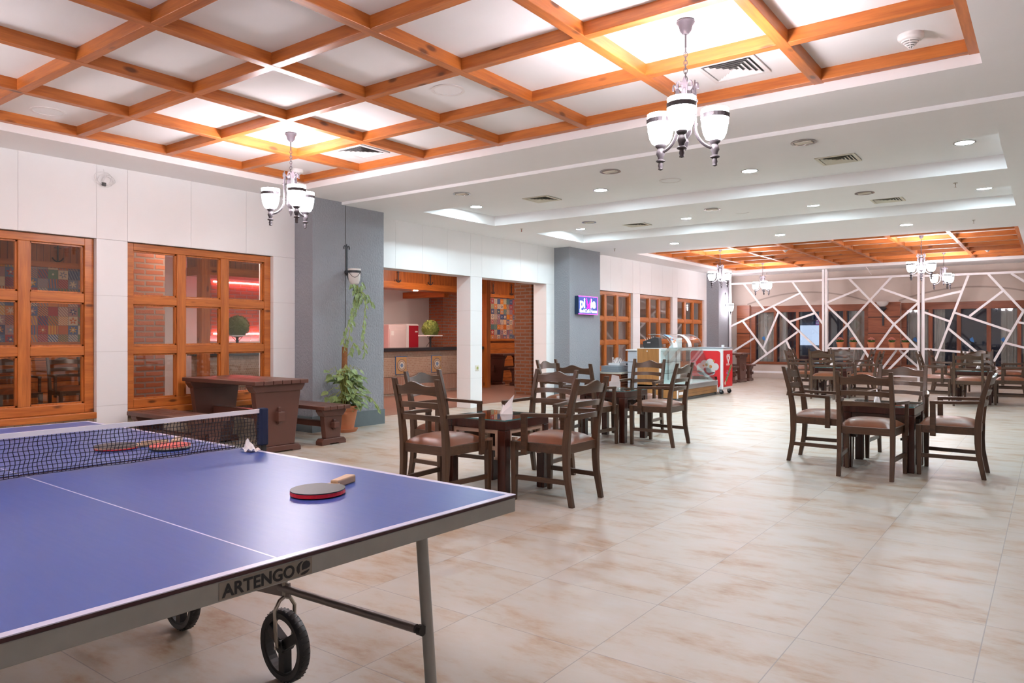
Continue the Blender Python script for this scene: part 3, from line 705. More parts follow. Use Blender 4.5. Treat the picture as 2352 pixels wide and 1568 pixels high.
for x, y, lab in [(-5.62,6.6,'unlit round ceiling light at the left, near the grey column'),(-3.63,6.6,'unlit round ceiling light behind the nearest chandelier'),(-1.73,6.6,'unlit round ceiling light above and left of the square vent'),(-5.52,9.39,'unlit round ceiling light between the trays, left of three'),(-3.63,9.39,'unlit round ceiling light between the trays, middle of three'),(-1.77,9.38,'unlit round ceiling light between the trays, right of three')]:
    t = thing('unlit_downlight', lab, 'ceiling light', (x, y, Z2), 0, 'round ceiling lights, unlit')
    MB().lathe([(.082,.01),(.105,0),(.108,-.008),(.085,-.008),(.082,.01)], n=24).build('trim_ring', M['chrome'], t, smooth=True)
    MB().lathe([(.001,-.001),(.084,-.003),(.084,.004),(.001,.004)], n=24).build('reflector', M['rod'], t)
    mb = MB()
    for s in (-1, 0, 1): mb.tube([(-.07,s*.028,-.006),(.07,s*.028,-.006)], .008, 6)
    mb.build('tube_lamp', M['vent'], t)
def vent(x, y, z, s, m, lab, sy=None):
    sy = sy or s
    t = thing('ceiling_vent', lab, 'vent', (x, y, z), 0, 'square ceiling vents')
    MB().box(-s/2,-sy/2,-.004,s/2,sy/2,.012).build('backing', M['ventdark'], t)
    fr = MB()
    for a in (0, 1):
        k = .5; w = .025
    def ring(mb, hx, hy, w, z0, z1):
        mb.box(-hx,-hy,z0,hx,-hy+w,z1).box(-hx,hy-w,z0,hx,hy,z1).box(-hx,-hy+w,z0,-hx+w,hy-w,z1).box(hx-w,-hy+w,z0,hx,hy-w,z1)
    ring(fr, s/2, sy/2, .03, -.014, .002); fr.build('frame', m, t)
    for i in range(5):
        h = .5-.11-.085*i; mb = MB(); hx, hy = s*h, sy*h; o = .030
        mb.add([(-hx,-hy,-.016),(hx,-hy,-.016),(hx,hy,-.016),(-hx,hy,-.016),(-hx+o*.8,-hy+o*.8,-.004),(hx-o*.8,-hy+o*.8,-.004),(hx-o*.8,hy-o*.8,-.004),(-hx+o*.8,hy-o*.8,-.004)],
               [(0,1,5,4),(1,2,6,5),(2,3,7,6),(3,0,4,7)])
        mb.build('louvre', m, t)
vent(-1.78,5.0,ZC,.40,M['ventwhite'],'square white ceiling vent in the near grid beside the nearest chandelier')
vent(-5.6,5.02,ZC,.40,M['ventwhite'],'square white ceiling vent in the near grid in front of the first grey column')
vent(-5.47,8.07,ZT,.38,M['vent'],'ivory ceiling vent in the near tray, left one'); vent(-1.77,8.06,ZT,.38,M['vent'],'ivory ceiling vent in the near tray, right one')
vent(-5.49,10.87,ZT,.38,M['vent'],'thin ivory ceiling vent in the far tray, left one'); vent(-1.77,10.88,ZT,.38,M['vent'],'thin ivory ceiling vent in the far tray, right one')
for x, y, z, lab in [(-3.68,4.16,ZC,'round white ceiling speaker in the middle of the near beam grid'),(-6.70,2.58,ZC,'round white ceiling speaker at the left edge of the near beam grid'),(-3.61,8.02,ZT,'round flat ceiling speaker in the near tray'),(-3.69,10.7,ZT,'round flat ceiling speaker in the far tray')]:
    t = thing('ceiling_speaker', lab, 'speaker', (x, y, z), 0, 'round ceiling speakers')
    MB().lathe([(.105,.004),(.128,.0),(.130,-.006),(.108,-.008),(.105,.004)], n=32).build('rim', M['ventwhite'], t, smooth=True)
    MB().lathe([(.001,-.009),(.06,-.008),(.106,-.004),(.106,.004),(.001,.004)], n=32).build('grille', M['ceil'], t, smooth=True)
for x, y, lab in [(-.70,5.10,'white cone smoke detector at the right end of the near grid'),(-6.83,5.16,'white cone smoke detector in the corner cell by the far chandelier of the near grid'),(-1.1,18.6,'small white smoke detector in the far grid at right'),(-4.6,16.1,'small white smoke detector in the middle of the far grid')]:
    t = thing('smoke_detector', lab, 'smoke detector', (x, y, ZC), 0, 'smoke detectors')
    MB().lathe([(.001,.0),(.074,.0),(.074,-.022),(.066,-.034),(.058,-.038),(.001,-.04)], n=24).build('base', M['ventwhite'], t, smooth=True)
    mb = MB()
    for i in range(4): mb.lathe([(.054-.011*i,-.040-.0105*i),(.050-.011*i,-.045-.0105*i),(.03-.007*i,-.045-.0105*i),(.03-.007*i,-.040-.0105*i)], n=20)
    for a in range(4): mb.bar((.05*cos(a*pi/2), .05*sin(a*pi/2), -.040), (.008*cos(a*pi/2), .008*sin(a*pi/2), -.085), .004, .004)
    mb.build('cage', M['ventwhite'], t)
    MB().lathe([(.04,-.038),(.012,-.076),(.001,-.076)], n=16).build('sensor', M['ventdark'], t)
for x, y, lab in [(-6.72,9.34,'tiny sprinkler head under the strip between the trays, at left'),(-.85,9.37,'tiny sprinkler head under the strip between the trays, at right'),(-.91,12.55,'tiny sprinkler head before the far grid, at right'),(-6.82,12.58,'tiny sprinkler head before the far grid, at left'),(-6.3,20.3,'tiny sprinkler head over the left lattice panel')]:
    z = Z1 if y > 13.4 else Z2
    t = thing('sprinkler_head', lab, 'sprinkler', (x, y, z), 0, 'sprinkler heads')
    mb = MB(); mb.lathe([(.001,0),(.022,0),(.02,-.006),(.001,-.006)], n=14); mb.tube([(0,0,-.004),(0,0,-.02)], .007, 8)
    mb.tube([(.0,.013*cos(u),-.035+.014*sin(u)) for u in [i*pi/6 for i in range(12)]], .0025, 5, True); mb.lathe([(.001,-.052),(.016,-.05),(.001,-.048)], n=12)
    mb.build('body', M['zinc'], t)
    MB().tube([(0,0,-.02),(0,0,-.048)], .0025, 6).build('bulb', M['red'], t)
wl = MB(); random.seed(3)
for k in range(5):
    p = []; r = random.uniform(.05,.10); cx, cz = random.uniform(-.05,.05), random.uniform(-.05,-.01)
    for i in range(17):
        u = i/16*2*pi; p.append((.012+.01*sin(3*u+k), cx+r*cos(u), -.05+cz+r*.75*sin(u)))
    wl.tube(p, .0035, 5)
wl.tube([(.01,0,.02),(.02,.01,-.05),(.015,-.01,-.12)], .004, 5)
o = thing('loose_cable', 'coiled white cable with a dark plug hanging high on the white wall', 'cable', (XW, 3.47, 2.86))
wl.build('cable', M['white'], o); MB().box(.008,-.02,-.15,.03,.015,-.115).build('plug', M['ventdark'], o)
o = MB(); o.tube([(0,0,0),(.04,0,-.05),(.09,0,-.15),(.13,0,-.2)], .006, 6); o = o.build('hanging_cable', M['steelwhite'], loc=(-3.75, 20.05, Z1)); tag(o, 'short white cable end hanging from the ceiling above the middle lattice', 'cable')
o = thing('wall_socket', 'ivory wall socket on the pier between the two doorways', 'socket', (XW, 9.43, .66))
MB().box(-.002,-.045,-.045,.010,.045,.045).build('plate', M['vent'], o, .003)
MB().lathe([(.001,.010),(.022,.010),(.024,.014),(.001,.012)], n=16, axis='x').build('outlet', M['stem'], o)

# ------------------------------------------------------------------ lit sign
sg = thing('lit_sign', 'glowing dark blue bar and café sign with pink edges on the grey column', 'sign', (XC, 12.32, 1.785))
MB().box(0,-.36,-.175,.085,.36,.175).build('box', plain('sign_navy_side', (.01,.03,.08), .4), sg, .004)
MB().box(.085,-.355,-.17,.088,.355,.17).build('face', emit('sign_blue_face', (.03,.08,.40), .09), sg)
mb = MB(); mb.box(.082,-.362,.163,.094,.362,.178).box(.082,-.362,-.178,.094,.362,-.163).box(.082,.352,-.178,.094,.362,.178)
mb.build('neon_edge', emit('neon_pink', (.95,.10,.85), .5), sg)
wm = emit('sign_white', (.85,.95,1), 1.1); pm = emit('sign_magenta', (1,.0,.75), .75)
text_mesh('lettering', 'pi', .27, wm, sg, plane_mat((.089,-.315,-.045), (0,1,0), (0,0,1)), .008, .001, spacing=1.0, xs=1.05)
text_mesh('lettering', 'ie', .27, wm, sg, plane_mat((.089,.085,-.045), (0,1,0), (0,0,1)), .008, .001, xs=1.05)
text_mesh('lettering', 'Bar&Café House', .098, wm, sg, plane_mat((.089,-.325,-.142), (0,1,0), (0,0,1)), .001, .001, xs=1.0)
mb = MB(); yc = .012
for s in (-1, 1):
    mb.prism([(yc,-.0),(yc+s*.035,.05),(yc+s*.075,.14),(yc+s*.098,.135),(yc+s*.09,.07),(yc+s*.06,.0),(yc+s*.03,-.02)], .089, .091, 'x')
    mb.prism([(yc,.0),(yc+s*.04,-.02),(yc+s*.07,-.05),(yc+s*.07,-.075),(yc+s*.045,-.072),(yc,-.04)], .089, .091, 'x')
mb.build('butterfly', pm, sg)

# ------------------------------------------------------------------ white lattice screens
LY = 20.2
def lattice(label, posts, rails, braces, group, ly=LY):
    e = thing('lattice_screen', label, 'screen', (0, ly, 0), 0, group)
    for x, z0, z1 in posts: MB().box(x-.026,-.026,z0,x+.026,.026,z1).build('post', M['steelwhite'], e)
    for x0, x1, z in rails: MB().box(x0,-.0235,z-.026,x1,.0235,z+.026).build('rail', M['steelwhite'], e)
    for i, (a, b_, c_, d) in enumerate(braces): MB().bar((a,0,b_),(c_,0,d),.05,.036+.0011*(i % 9),(0,1,0)).build('brace', M['steelwhite'], e)
    return e
lattice('left white steel lattice panel, between the far column and the double posts', [(-7.277,0,Z1),(-4.80,0,Z1)], [(-7.277,-4.8,2.645),(-7.277,-4.8,.20)],
  [(-6.891,2.633,-6.328,1.895),(-7.261,1.454,-5.384,2.322),(-5.585,2.637,-4.81,1.50),(-6.087,1.975,-4.81,.72),(-6.919,1.593,-6.254,.692),(-5.952,1.814,-6.349,.861),(-7.239,.72,-6.616,1.116),(-5.444,1.296,-6.90,.21),(-5.666,1.558,-5.0,1.786),(-5.737,1.045,-5.38,.21)], 'white lattice screens')
lattice('middle white steel lattice panel with flowerpots on its rail', [(-4.73,0,Z1),(-2.603,0,Z1)], [(-4.73,-2.603,2.665),(-4.73,-2.603,.865),(-4.73,-2.603,.20)],
  [(-4.17,2.649,-2.62,.88),(-3.194,2.653,-4.716,.888),(-3.95,2.372,-4.726,2.045),(-4.716,1.984,-4.207,1.463),(-4.207,1.463,-3.45,.22),(-3.421,2.372,-2.615,2.028),(-2.615,1.99,-3.15,1.464),(-3.15,1.464,-3.536,.871),(-2.825,.84,-3.377,.211)], 'white lattice screens')
lattice('right white steel lattice panel running out of the picture', [(-2.50,0,Z1),(.30,0,Z1)], [(-2.5,.30,2.64),(-2.5,.30,.20)],
  [(-2.5,.873,-1.50,.79),(-1.571,2.613,-2.30,.45),(-2.478,2.062,-1.72,2.243),(-2.478,1.76,-1.958,1.537),(-1.846,1.739,-.74,1.292),(-1.974,1.361,-1.0,.42),(-1.18,2.621,-.514,1.75),(-.895,2.223,-1.548,1.652),(-.492,1.785,-1.25,.23),(-.74,2.617,.26,1.83),(-.601,1.496,.27,1.30),(-.843,1.025,.27,.70)], 'white lattice screens')
lattice('rear white steel frame behind the middle lattice panel', [(-4.76,0,Z1-.02),(-2.55,0,Z1-.02)], [(-4.76,-2.55,.20)],
  [(-3.12,.83,-3.55,.2),(-3.06,.83,-2.58,.36),(-3.85,.75,-4.1,.22)], 'white lattice screens', LY+.24)
tag(MB().box(-4.71,LY+.035,.862,-2.62,LY+.205,.886).build('pot_shelf', M['steelwhite']), 'narrow white shelf between the two middle lattice frames', 'shelf')
def flowerpot(label, x, group):
    t = thing('flowerpot', label, 'plant', (x, LY+.12, .886), random.uniform(0,6), group)
    MB().lathe([(.001,0),(.062,0),(.082,.105),(.092,.105),(.092,.14),(.078,.14),(.07,.12),(.001,.12)], n=18).build('pot', M['terra'], t, smooth=True)
    lf, fl = MB(), MB()
    for i in range(26):
        a = i*2.4; r = .04+.075*random.random(); z = .13+.05*random.random(); q = Vector((cos(a)*.03, sin(a)*.03, .12)); e = Vector((cos(a)*r, sin(a)*r, z+.03)); w = Vector((-sin(a), cos(a), .2))*.028
        lf.add([q, (q+e)/2+w+Vector((0,0,.03)), e, (q+e)/2-w+Vector((0,0,.03))], [(0,1,2,3)])
    for i in range(40):
        a = i*2.4; r = .085*math.sqrt((i+.5)/40); z = .20+.055*(1-(r/.085)**2)+random.uniform(-.008,.008)
        fl.sphere((cos(a)*r, sin(a)*r, z), .013, 6, 4, (1,1,.7))
    lf.build('leaves', M['leafdark'], t); fl.build('flowers', M['petal'], t)
for x, lab in [(-4.42,'pot of salmon flowers on the lattice shelf, first from the left'),(-4.10,'pot of salmon flowers on the lattice shelf, second from the left'),(-3.68,'pot of salmon flowers in the middle of the lattice shelf'),(-3.21,'pot of salmon flowers on the lattice shelf, second from the right'),(-2.90,'pot of salmon flowers on the lattice shelf, first from the right')]:
    flowerpot(lab, x, 'flowerpots on the lattice shelf')
t = thing('round_wall_lamp', 'unlit round bowl lamp on the boarded pilaster behind the lattice', 'wall lamp', (-3.5, YB-.10, 1.9))
MB().lathe([(.001,-.07),(.06,-.06),(.09,-.02),(.10,.0),(.09,.02),(.001,.05)], n=20).build('globe', M['blackiron'], t, smooth=True, loc=(0,-.10,0))
MB().lathe([(.06,.04),(.13,.10),(.15,.17),(.14,.17),(.12,.11),(.001,.06)], n=20).build('shade', M['opal'], t, smooth=True, loc=(0,-.10,0))
MB().box(-.02,-.03,-.45,.02,0,.05).build('back_plate', M['blackiron'], t)

# ------------------------------------------------------------------ dining chairs and tables
def make_chair(label):
    t = thing('dining_armchair', label, 'chair', (0,0,0), 0, 'dark wooden dining armchairs')
    def bl(z):                                   # y of the back post at height z
        P = [(0,-.25),(.22,-.208),(.43,-.20),(.66,-.232),(.905,-.30)]
        for (a, ya), (b_, yb) in zip(P[:-1], P[1:]):
            if z <= b_: return ya+(yb-ya)*(z-a)/(b_-a)
        return P[-1][1]
    for s in (-1, 1):
        zs = [0,.1,.2,.3,.40,.44,.52,.6,.7,.8,.905]
        mb = MB(); mb.sweep([(s*.205, bl(z)-(.004 if .3 < z < .5 else 0), z) for z in zs], [(.034,.036),(.035,.04),(.036,.044),(.037,.048),(.038,.052),(.038,.052),(.037,.05),(.036,.046),(.035,.042),(.034,.038),(.032,.032)])
        mb.build('leg', M['dkz'], t, .004)
        mb = MB(); mb.sweep([(s*.235,.225,0),(s*.235,.225,.2),(s*.235,.225,.435)], [(.032,.032),(.040,.040),(.046,.046)])
        mb.build('leg', M['dkz'], t, .004)
        mb = MB(); pts = []; dm = []
        for i in range(9):
            u = i/8; y = -.225+.365*u; x = .215+.048*sin(u*pi/2); pts.append((s*x, y)); 
        n = len(pts); vs = []
        for i, (x, y) in enumerate(pts):
            z = .632+.012*(1-(i/8))
            for dx, dz in ((-.019,-.013),(.019,-.013),(.019,.013),(-.019,.013)): vs.append((x+dx, y, z+dz))
        fs = [(0,1,2,3), tuple((n-1)*4+k for k in (3,2,1,0))]
        for i in range(n-1):
            for k in range(4): fs.append((i*4+k, i*4+(k+1) % 4, i*4+4+(k+1) % 4, i*4+4+k))
        mb.add(vs, fs); mb.sweep([(s*.263,.118,.345),(s*.263,.118,.644)], [(.028,.045),(.028,.042)])
        mb.build('arm', M['dky'], t, .003)
        MB().bar((s*.207, bl(.17)+.01, .17), (s*.235, .215, .17), .02, .034).build('stretcher', M['dky'], t)
    fr = MB(); w0, w1 = .20, .232
    fr.bar((-w0,-.20,.40),(w0,-.20,.40),.03,.065).bar((-w1,.22,.40),(w1,.22,.40),.035,.065)
    for s in (-1, 1): fr.bar((s*(w0+.008),-.2,.40),(s*(w1+.004),.22,.40),.026,.065)
    fr.build('seat_frame', M['dkx'], t, .003)
    cu = MB(); nu, nv = 14, 14; vs = []; fs = []
    for j in range(nv+1):
        for i in range(nu+1):
            u, v = 2*i/nu-1, 2*j/nv-1
            y = .012+.222*v; hw = .203+.027*(v+1)/2
            e = max(0, 1-abs(u)**3.2)*max(0, 1-abs(v)**3.2)
            vs.append((u*hw, y, .432+.062*e**.55))
    for j in range(nv):
        for i in range(nu): a = j*(nu+1)+i; fs.append((a, a+1, a+nu+2, a+nu+1))
    cu.add(vs, fs); b0 = len(cu.v)
    cu.add([(-.203,-.21,.425),(.203,-.21,.425),(.23,.234,.425),(-.23,.234,.425)], [(3,2,1,0)])
    cu.build('seat', M['leather'], t, smooth=True)
    for k, (z0, z1) in enumerate([(.60,.645),(.69,.737),(.785,.845)]):
        mb = MB(); n = 16; vs = []; fs = []
        for i in range(n+1):
            u = 2*i/n-1; x = u*.19; sag = -.030*(1-u*u)
            zt = z1+.004*(1-u*u) if k < 2 else z1+.012*abs(u)**2+.042*math.exp(-(u/.42)**2)
            zb = z0+.012*(1-u*u)
            for z in (zb, zt):
                y = bl(z)+sag
                vs += [(x, y-.010, z), (x, y+.010, z)]
        for i in range(n):
            a = i*4
            for p, q in ((0,1),(1,3),(3,2),(2,0)): fs.append((a+p, a+q, a+4+q, a+4+p))
        fs += [(0,2,3,1), (n*4, n*4+1, n*4+3, n*4+2)]
        mb.add(vs, fs); mb.build('back_slat', M['dkx'], t, smooth=True)
    return t
def make_table(label, inlay):
    t = thing('cafe_table', label, 'table', (0,0,0), 0, 'square café tables with glass tops')
    s = .29
    MB().box(-s,-s,.505,s,s,.572).build('apron', M['tabwood'], t, .004)
    MB().box(-s+.004,-s+.004,.5725,s-.004,s-.004,.580).build('glass_top', M['tabletopglass'], t)
    ed = MB(); e = s-.004
    for a in ((-e,-e,e,-e+.002),(-e,e-.002,e,e),(-e,-e,-e+.002,e),(e-.002,-e,e,e)): ed.box(a[0],a[1],.5726,a[2],a[3],.5799)
    ed.build('glass_edge', M['teal'], t)
    for x in (-1, 1):
        for y in (-1, 1): MB().box(x*s-x*.07, y*s-y*.07, 0, x*s, y*s, .504).build('leg', M['tabwood'], t, .004)
    def fret(ax, sd):                      # square key pattern hanging under the apron
        mb = MB(); L = s-.072
        def q(u0, z0, u1, z1):
            a, b_ = sd*(s-.045), sd*(s-.012)
            if ax == 'y': mb.box(u0, a, z0, u1, b_, z1)
            else: mb.box(a, u0, z0, b_, u1, z1)
        q(-L,.475,L,.503)
        for sg_ in (-1, 1):
            q(sg_*L,.28,sg_*(L-.028),.475); q(sg_*(L-.028),.35,sg_*(L-.075),.378) ; q(sg_*(L-.075),.35,sg_*(L-.103),.44)
            q(sg_*L,.28,sg_*(L-.04),.30)
        mb.build('fret_panel', inlay, t)
    for a in 'xy':
        for sd in (-1, 1): fret(a, sd)
    return t
CH = [  # x, y, rot, label
 (-3.58,4.0,0,'nearest armchair to the table tennis table, its back to the viewer'),
 (-4.06,4.60,-90,'armchair at the napkin table nearest the climbing plant, facing right'),
 (-3.53,5.14,180,'armchair on the far side of the table with the folded napkin'),
 (-2.95,4.56,90,'armchair with its feet out on open floor, right of the table with the folded napkin'),
 (-4.13,7.0,0,'armchair with its back to the viewer at the table before the lit sign column'),
 (-4.75,7.55,-90,'armchair nearest the white pier at the second table, under the grey column'),
 (-4.12,8.22,180,'armchair in front of the oak end of the display case, facing the viewer'),
 (-3.51,7.52,90,'armchair in front of the display case glass, turned left'),
 (-1.262,6.94,0,'front armchair of the right table, its back straight to the viewer'),
 (-1.79,7.455,-90,'left armchair of the right table, facing right'),
 (-1.22,8.07,180,'rear armchair of the right table, facing the viewer'),
 (-.70,7.44,90,'right armchair of the right table, facing left, nearest the right edge on open floor'),
 (-3.47,14.77,0,'armchair with its back to the viewer below the left end of the flowerpot shelf'),
 (-4.02,15.3,-90,'armchair facing right, in front of the left lattice panel, nearer one'),
 (-3.45,15.9,180,'far side armchair below the flowerpots, facing the viewer'),
 (-2.88,15.3,90,'armchair facing left below the middle of the flowerpot shelf, nearer one'),
 (-1.13,14.7,0,'armchair with its back to the viewer below the right lattice, nearer one'),
 (-1.68,15.25,-90,'armchair facing right, just right of the double lattice posts, nearer one'),
 (-1.10,15.85,180,'far side armchair of the table with paper sheets, under the right lattice'),
 (-.55,15.28,90,'armchair facing left at the right edge of the picture, nearer one'),
 (-4.05,16.95,0,'armchair seen from behind, partly hidden at the rearmost left table'),
 (-4.58,17.5,-90,'rearmost left armchair facing right, before the left lattice panel'),
 (-4.0,18.1,180,'farthest armchair under the left end of the middle lattice panel'),
 (-3.42,17.5,90,'armchair facing left below the middle of the flowerpot shelf, farther one'),
 (-1.20,16.9,0,'armchair seen from behind, partly hidden at the rearmost right table'),
 (-1.75,17.45,-90,'armchair facing right before the right lattice panel, farther one'),
 (-1.2,18.05,180,'farthest armchair under the right lattice panel'),
 (-.65,17.45,90,'armchair facing left at the right edge of the picture, farther one'),
]
ch0 = None
for x, y, r, lab in CH:
    if ch0 is None:
        ch0 = make_chair(lab); ch0.location = (x, y, 0); ch0.rotation_euler = (0, 0, radians(r))
    else: dup(ch0, (x, y, 0), radians(r), lab)
tb = make_table('square table with beige key-pattern inlay and a folded white napkin, nearest one', M['inlay']); tb.location = (-3.52, 4.57, 0)
dup(tb, (-1.12,15.27,0), 0, 'square table with pale inlay and paper sheets under the right lattice')
dup(tb, (-3.45,15.33,0), 0, 'square table below the flowerpot shelf, nearer of the two on the left')
dup(tb, (-4.02,17.5,0), 0, 'rearmost square table on the left, before the left lattice panel')
dup(tb, (-1.2,17.47,0), 0, 'rearmost square table on the right, before the right lattice panel')
tk = make_table('dark square table between four armchairs on the right floor', M['inlaydk']); tk.location = (-1.25, 7.49, 0)
dup(tk, (-4.12,7.58,0), 0, 'dark square table with a white napkin holder, before the display case')

# folded napkins and papers on the tables
def napkin(x, y, z, rz, label, s=1.0):
    t = thing('folded_napkin', label, 'napkin', (x, y, z), rz, 'white folded napkins')
    mb = MB()
    mb.add([(-.045,-.03,0),(.045,-.035,0),(.05,.035,0),(-.04,.03,0),(-.03,-.012,.055),(.04,-.02,.072),(.045,.02,.075),(-.02,.015,.06),(.062,.0,.155)],
           [(0,1,5,4),(1,2,6,5),(2,3,7,6),(3,0,4,7),(4,5,8),(5,6,8),(6,7,8),(7,4,8)])
    mb.add([(-.055,.012,0),(-.02,-.028,0),(-.03,.0,.078),(-.01,.02,.05)], [(0,1,2),(1,3,2),(0,2,3)])
    mb.v = [tuple(c*s for c in v) for v in mb.v]
    mb.build('napkin', M['paper'], t)
    return t
napkin(-3.50,4.66,.5802,VA,'tall folded white napkin standing on the nearest table')
napkin(-1.32,7.58,.5802,VA+1.2,'folded white napkin on the dark right table, seen through a chair back', .8)
napkin(-3.5,15.4,.5802,0,'folded white napkin on the nearer left table under the flowerpots', .9)
napkin(-1.05,15.3,.5802,1,'folded white napkin on the table under the right lattice', .9)
napkin(-4.0,17.5,.5802,2,'folded white napkin on the rearmost left table', .9)
t = thing('napkin_holder', 'white holder with upright napkins on the table before the display case', 'napkin holder', (-4.12, 7.60, .5802), .3)
MB().box(-.06,-.035,0,.06,.035,.008).box(-.06,-.035,.008,.06,-.029,.085).box(-.06,.029,.008,.06,.035,.085).build('holder', M['white'], t)
mb = MB()
for i in range(6): mb.add([(-.05,-.022+.008*i,.01),(.05,-.024+.008*i,.01),(.055,-.02+.009*i,.15-.012*i),(-.03,-.024+.008*i,.165-.01*i)], [(0,1,2,3)])
mb.build('napkins', M['paper'], t)
t = thing('ashtray', 'small glass ashtray on the table before the display case', 'ashtray', (-3.97, 7.45, .5802))
MB().lathe([(.001,0),(.04,0),(.046,.03),(.038,.03),(.034,.008),(.001,.008)], n=18).build('bowl', M['showglass'], t)
tag(MB().prism([(-.09,-.12),(.09,-.12),(.09,.12),(-.09,.12)], 0, .003, 'z').build('menu_sheet', M['paper'], loc=(-1.22, 15.18, .5805)), 'white paper sheet lying on the table under the right lattice', 'paper')
t = thing('menu_card', 'cream menu card standing on the rearmost right table', 'menu card', (-1.2, 17.5, .5802), .5)
mb = MB(); mb.add([(-.07,-.04,0),(.07,-.04,0),(.07,0,.26),(-.07,0,.26),(-.07,.04,0),(.07,.04,0)], [(0,1,2,3),(4,5,2,3)]); mb.build('card', M['vent'], t)

# ------------------------------------------------------------------ picnic tables and benches
def trestle(mb, x, w_top, w_bot, z_top, th=.075):
    """end board of a picnic table or bench, tapered, with cleat and foot; x is its middle"""
    a = th/2
    mb.prism([(-w_bot/2,.07),(w_bot/2,.07),(w_top/2,z_top-.06),(-w_top/2,z_top-.06)], x-a, x+a, 'x')
def make_picnic(name, label, cat, L, Wd, H, n, wt, wb, group=None):
    t = thing(name, label, cat, (0,0,0), 0, group)
    pw = Wd/n
    for i in range(n):
        MB().box(-L/2, -Wd/2+i*pw+.004, H-.042, L/2, -Wd/2+(i+1)*pw-.004, H).build('plank', M['picnic'], t, .006)
    xe = L/2-.11
    for s in (-1, 1):
        mb = MB(); trestle(mb, s*xe, wt, wb, H-.04)
        mb.build('end_board', M['picnic'], t, .006)
        h = H-.042
        MB().prism([(-wt/2-.04,h),(-wt/2-.04,h-.02),(-wt/2,h-.075),(wt/2,h-.075),(wt/2+.04,h-.02),(wt/2+.04,h)], s*xe-.055, s*xe+.055, 'x').build('cleat', M['picnic'], t, .006)
        f = wb/2+.07
        MB().prism([(-f,0),(-f+.10,0),(-f+.11,.012),(f-.11,.012),(f-.10,0),(f,0),(f,.04),(f-.03,.07),(-f+.03,.07),(-f,.04)], s*xe-.055, s*xe+.055, 'x').build('foot', M['picnic'], t, .006)
        MB().box(s*(xe+.052)-.013, -.016, H*.5-.08*H-.02, s*(xe+.052)+.013, .016, H*.5+.10*H+.02).build('wedge', M['picnic'], t, .004)
    MB().box(-xe-.10, -.026-.02*H, H*.5-.05*H-.012, xe+.10, .026+.02*H, H*.5+.05*H+.012).build('stretcher', M['picnic'], t, .006)
    return t
pt = make_picnic('picnic_table', 'brown painted plank table standing against the window wall', 'table', 1.35, .66, .745, 6, .56, .40)
pt.location = (-7.01, 4.615, 0)
bn = make_picnic('picnic_bench', 'brown painted plank bench on the plant side of the picnic table', 'bench', 1.27, .38, .43, 4, .26, .20, 'brown plank benches')
bn.location = (-6.97, 5.33, 0)
dup(bn, (-6.97,3.84,0), 0, 'brown painted plank bench on the near side of the picnic table, behind the net')
pf = dup(pt, (-6.98,18.62,0), 0, 'brown plank table by the far grey column, half hidden behind the ice cream freezer')
dup(bn, (-6.95,19.25,0), 0, 'brown plank bench before the left lattice panel, beyond the far plank table')
dup(bn, (-6.95,17.98,0), 0, 'brown plank bench just behind the ice cream freezer')
dup(pt, (-11.0,14.75,0), radians(90), 'dark plank table in the bar room, seen through the right doorway')
dup(bn, (-10.35,14.7,0), radians(90), 'dark plank bench in the bar room, seen through the right doorway')
t2 = dup(ch0, (-11.2,4.62,0), radians(-90), 'dark chair in the bar room against the mosaic wall, right one in the leftmost window')
dup(ch0, (-11.2,3.90,0), radians(-90), 'dark chair in the bar room against the mosaic wall, left one in the leftmost window')

# ------------------------------------------------------------------ climbing plant
pl = thing('climbing_plant', 'pale green climbing plant in a terracotta pot, trained up to the wall lamp', 'plant', (-7.13, 6.12, 0))
MB().lathe([(.001,0),(.135,0),(.16,.04),(.15,.04),(.001,.03)], n=24).build('saucer', M['terra'], pl, smooth=True)
MB().lathe([(.001,.03),(.105,.03),(.15,.27),(.165,.27),(.168,.33),(.15,.33),(.14,.30),(.001,.30)], n=24).build('pot', M['terra'], pl, smooth=True)
MB().lathe([(.001,0),(.14,0),(.12,.012),(.001,.02)], (0,0,.295), 16).build('soil', M['soil'], pl)
MB().tube([(-.02,.0,.3),(-.03,.01,.7),(-.03,.02,1.06)], .035, 10).build('moss_pole', M['moss'], pl)
random.seed(11)
def leaf(mb, p, d, up, ln, wd):
    d = Vector(d).normalized(); n = Vector(up); s = d.cross(n)
    if s.length < 1e-3: s = Vector((1,0,0))
    s.normalize(); n = s.cross(d); p = Vector(p)
    pts = [p, p+d*ln*.08+s*wd*.35, p+d*ln*.30+s*wd*.5, p+d*ln*.65+s*wd*.33, p+d*ln-n*ln*.12, p+d*ln*.65-s*wd*.33, p+d*ln*.30-s*wd*.5, p+d*ln*.08-s*wd*.35, p+d*ln*.4-n*wd*.12]
    mb.add(pts, [(0,1,2,8),(8,2,3,4),(8,4,5,6),(0,8,6,7)])
lf, st = MB(), MB()
for i in range(135):
    a = random.uniform(-pi*.75, pi*.75)*.9; r = random.uniform(.04,.25); z = random.uniform(.30,.80)-.35*max(0, r-.18)
    if r > .24 and z > .62: z -= .2
    x, y = r*cos(a)*.8, r*sin(a)
    x = max(-.17, x)
    st.tube([(x*.1,y*.1,.30+.3*random.random()),(x*.6,y*.6,z+.05),(x,y,z)], .004, 4)
    leaf(lf, (x,y,z), (cos(a)*.6+random.uniform(-.2,.5), sin(a)+random.uniform(-.4,.4), random.uniform(-.9,.1)), (.5,0,1), random.uniform(.08,.14), random.uniform(.065,.10))
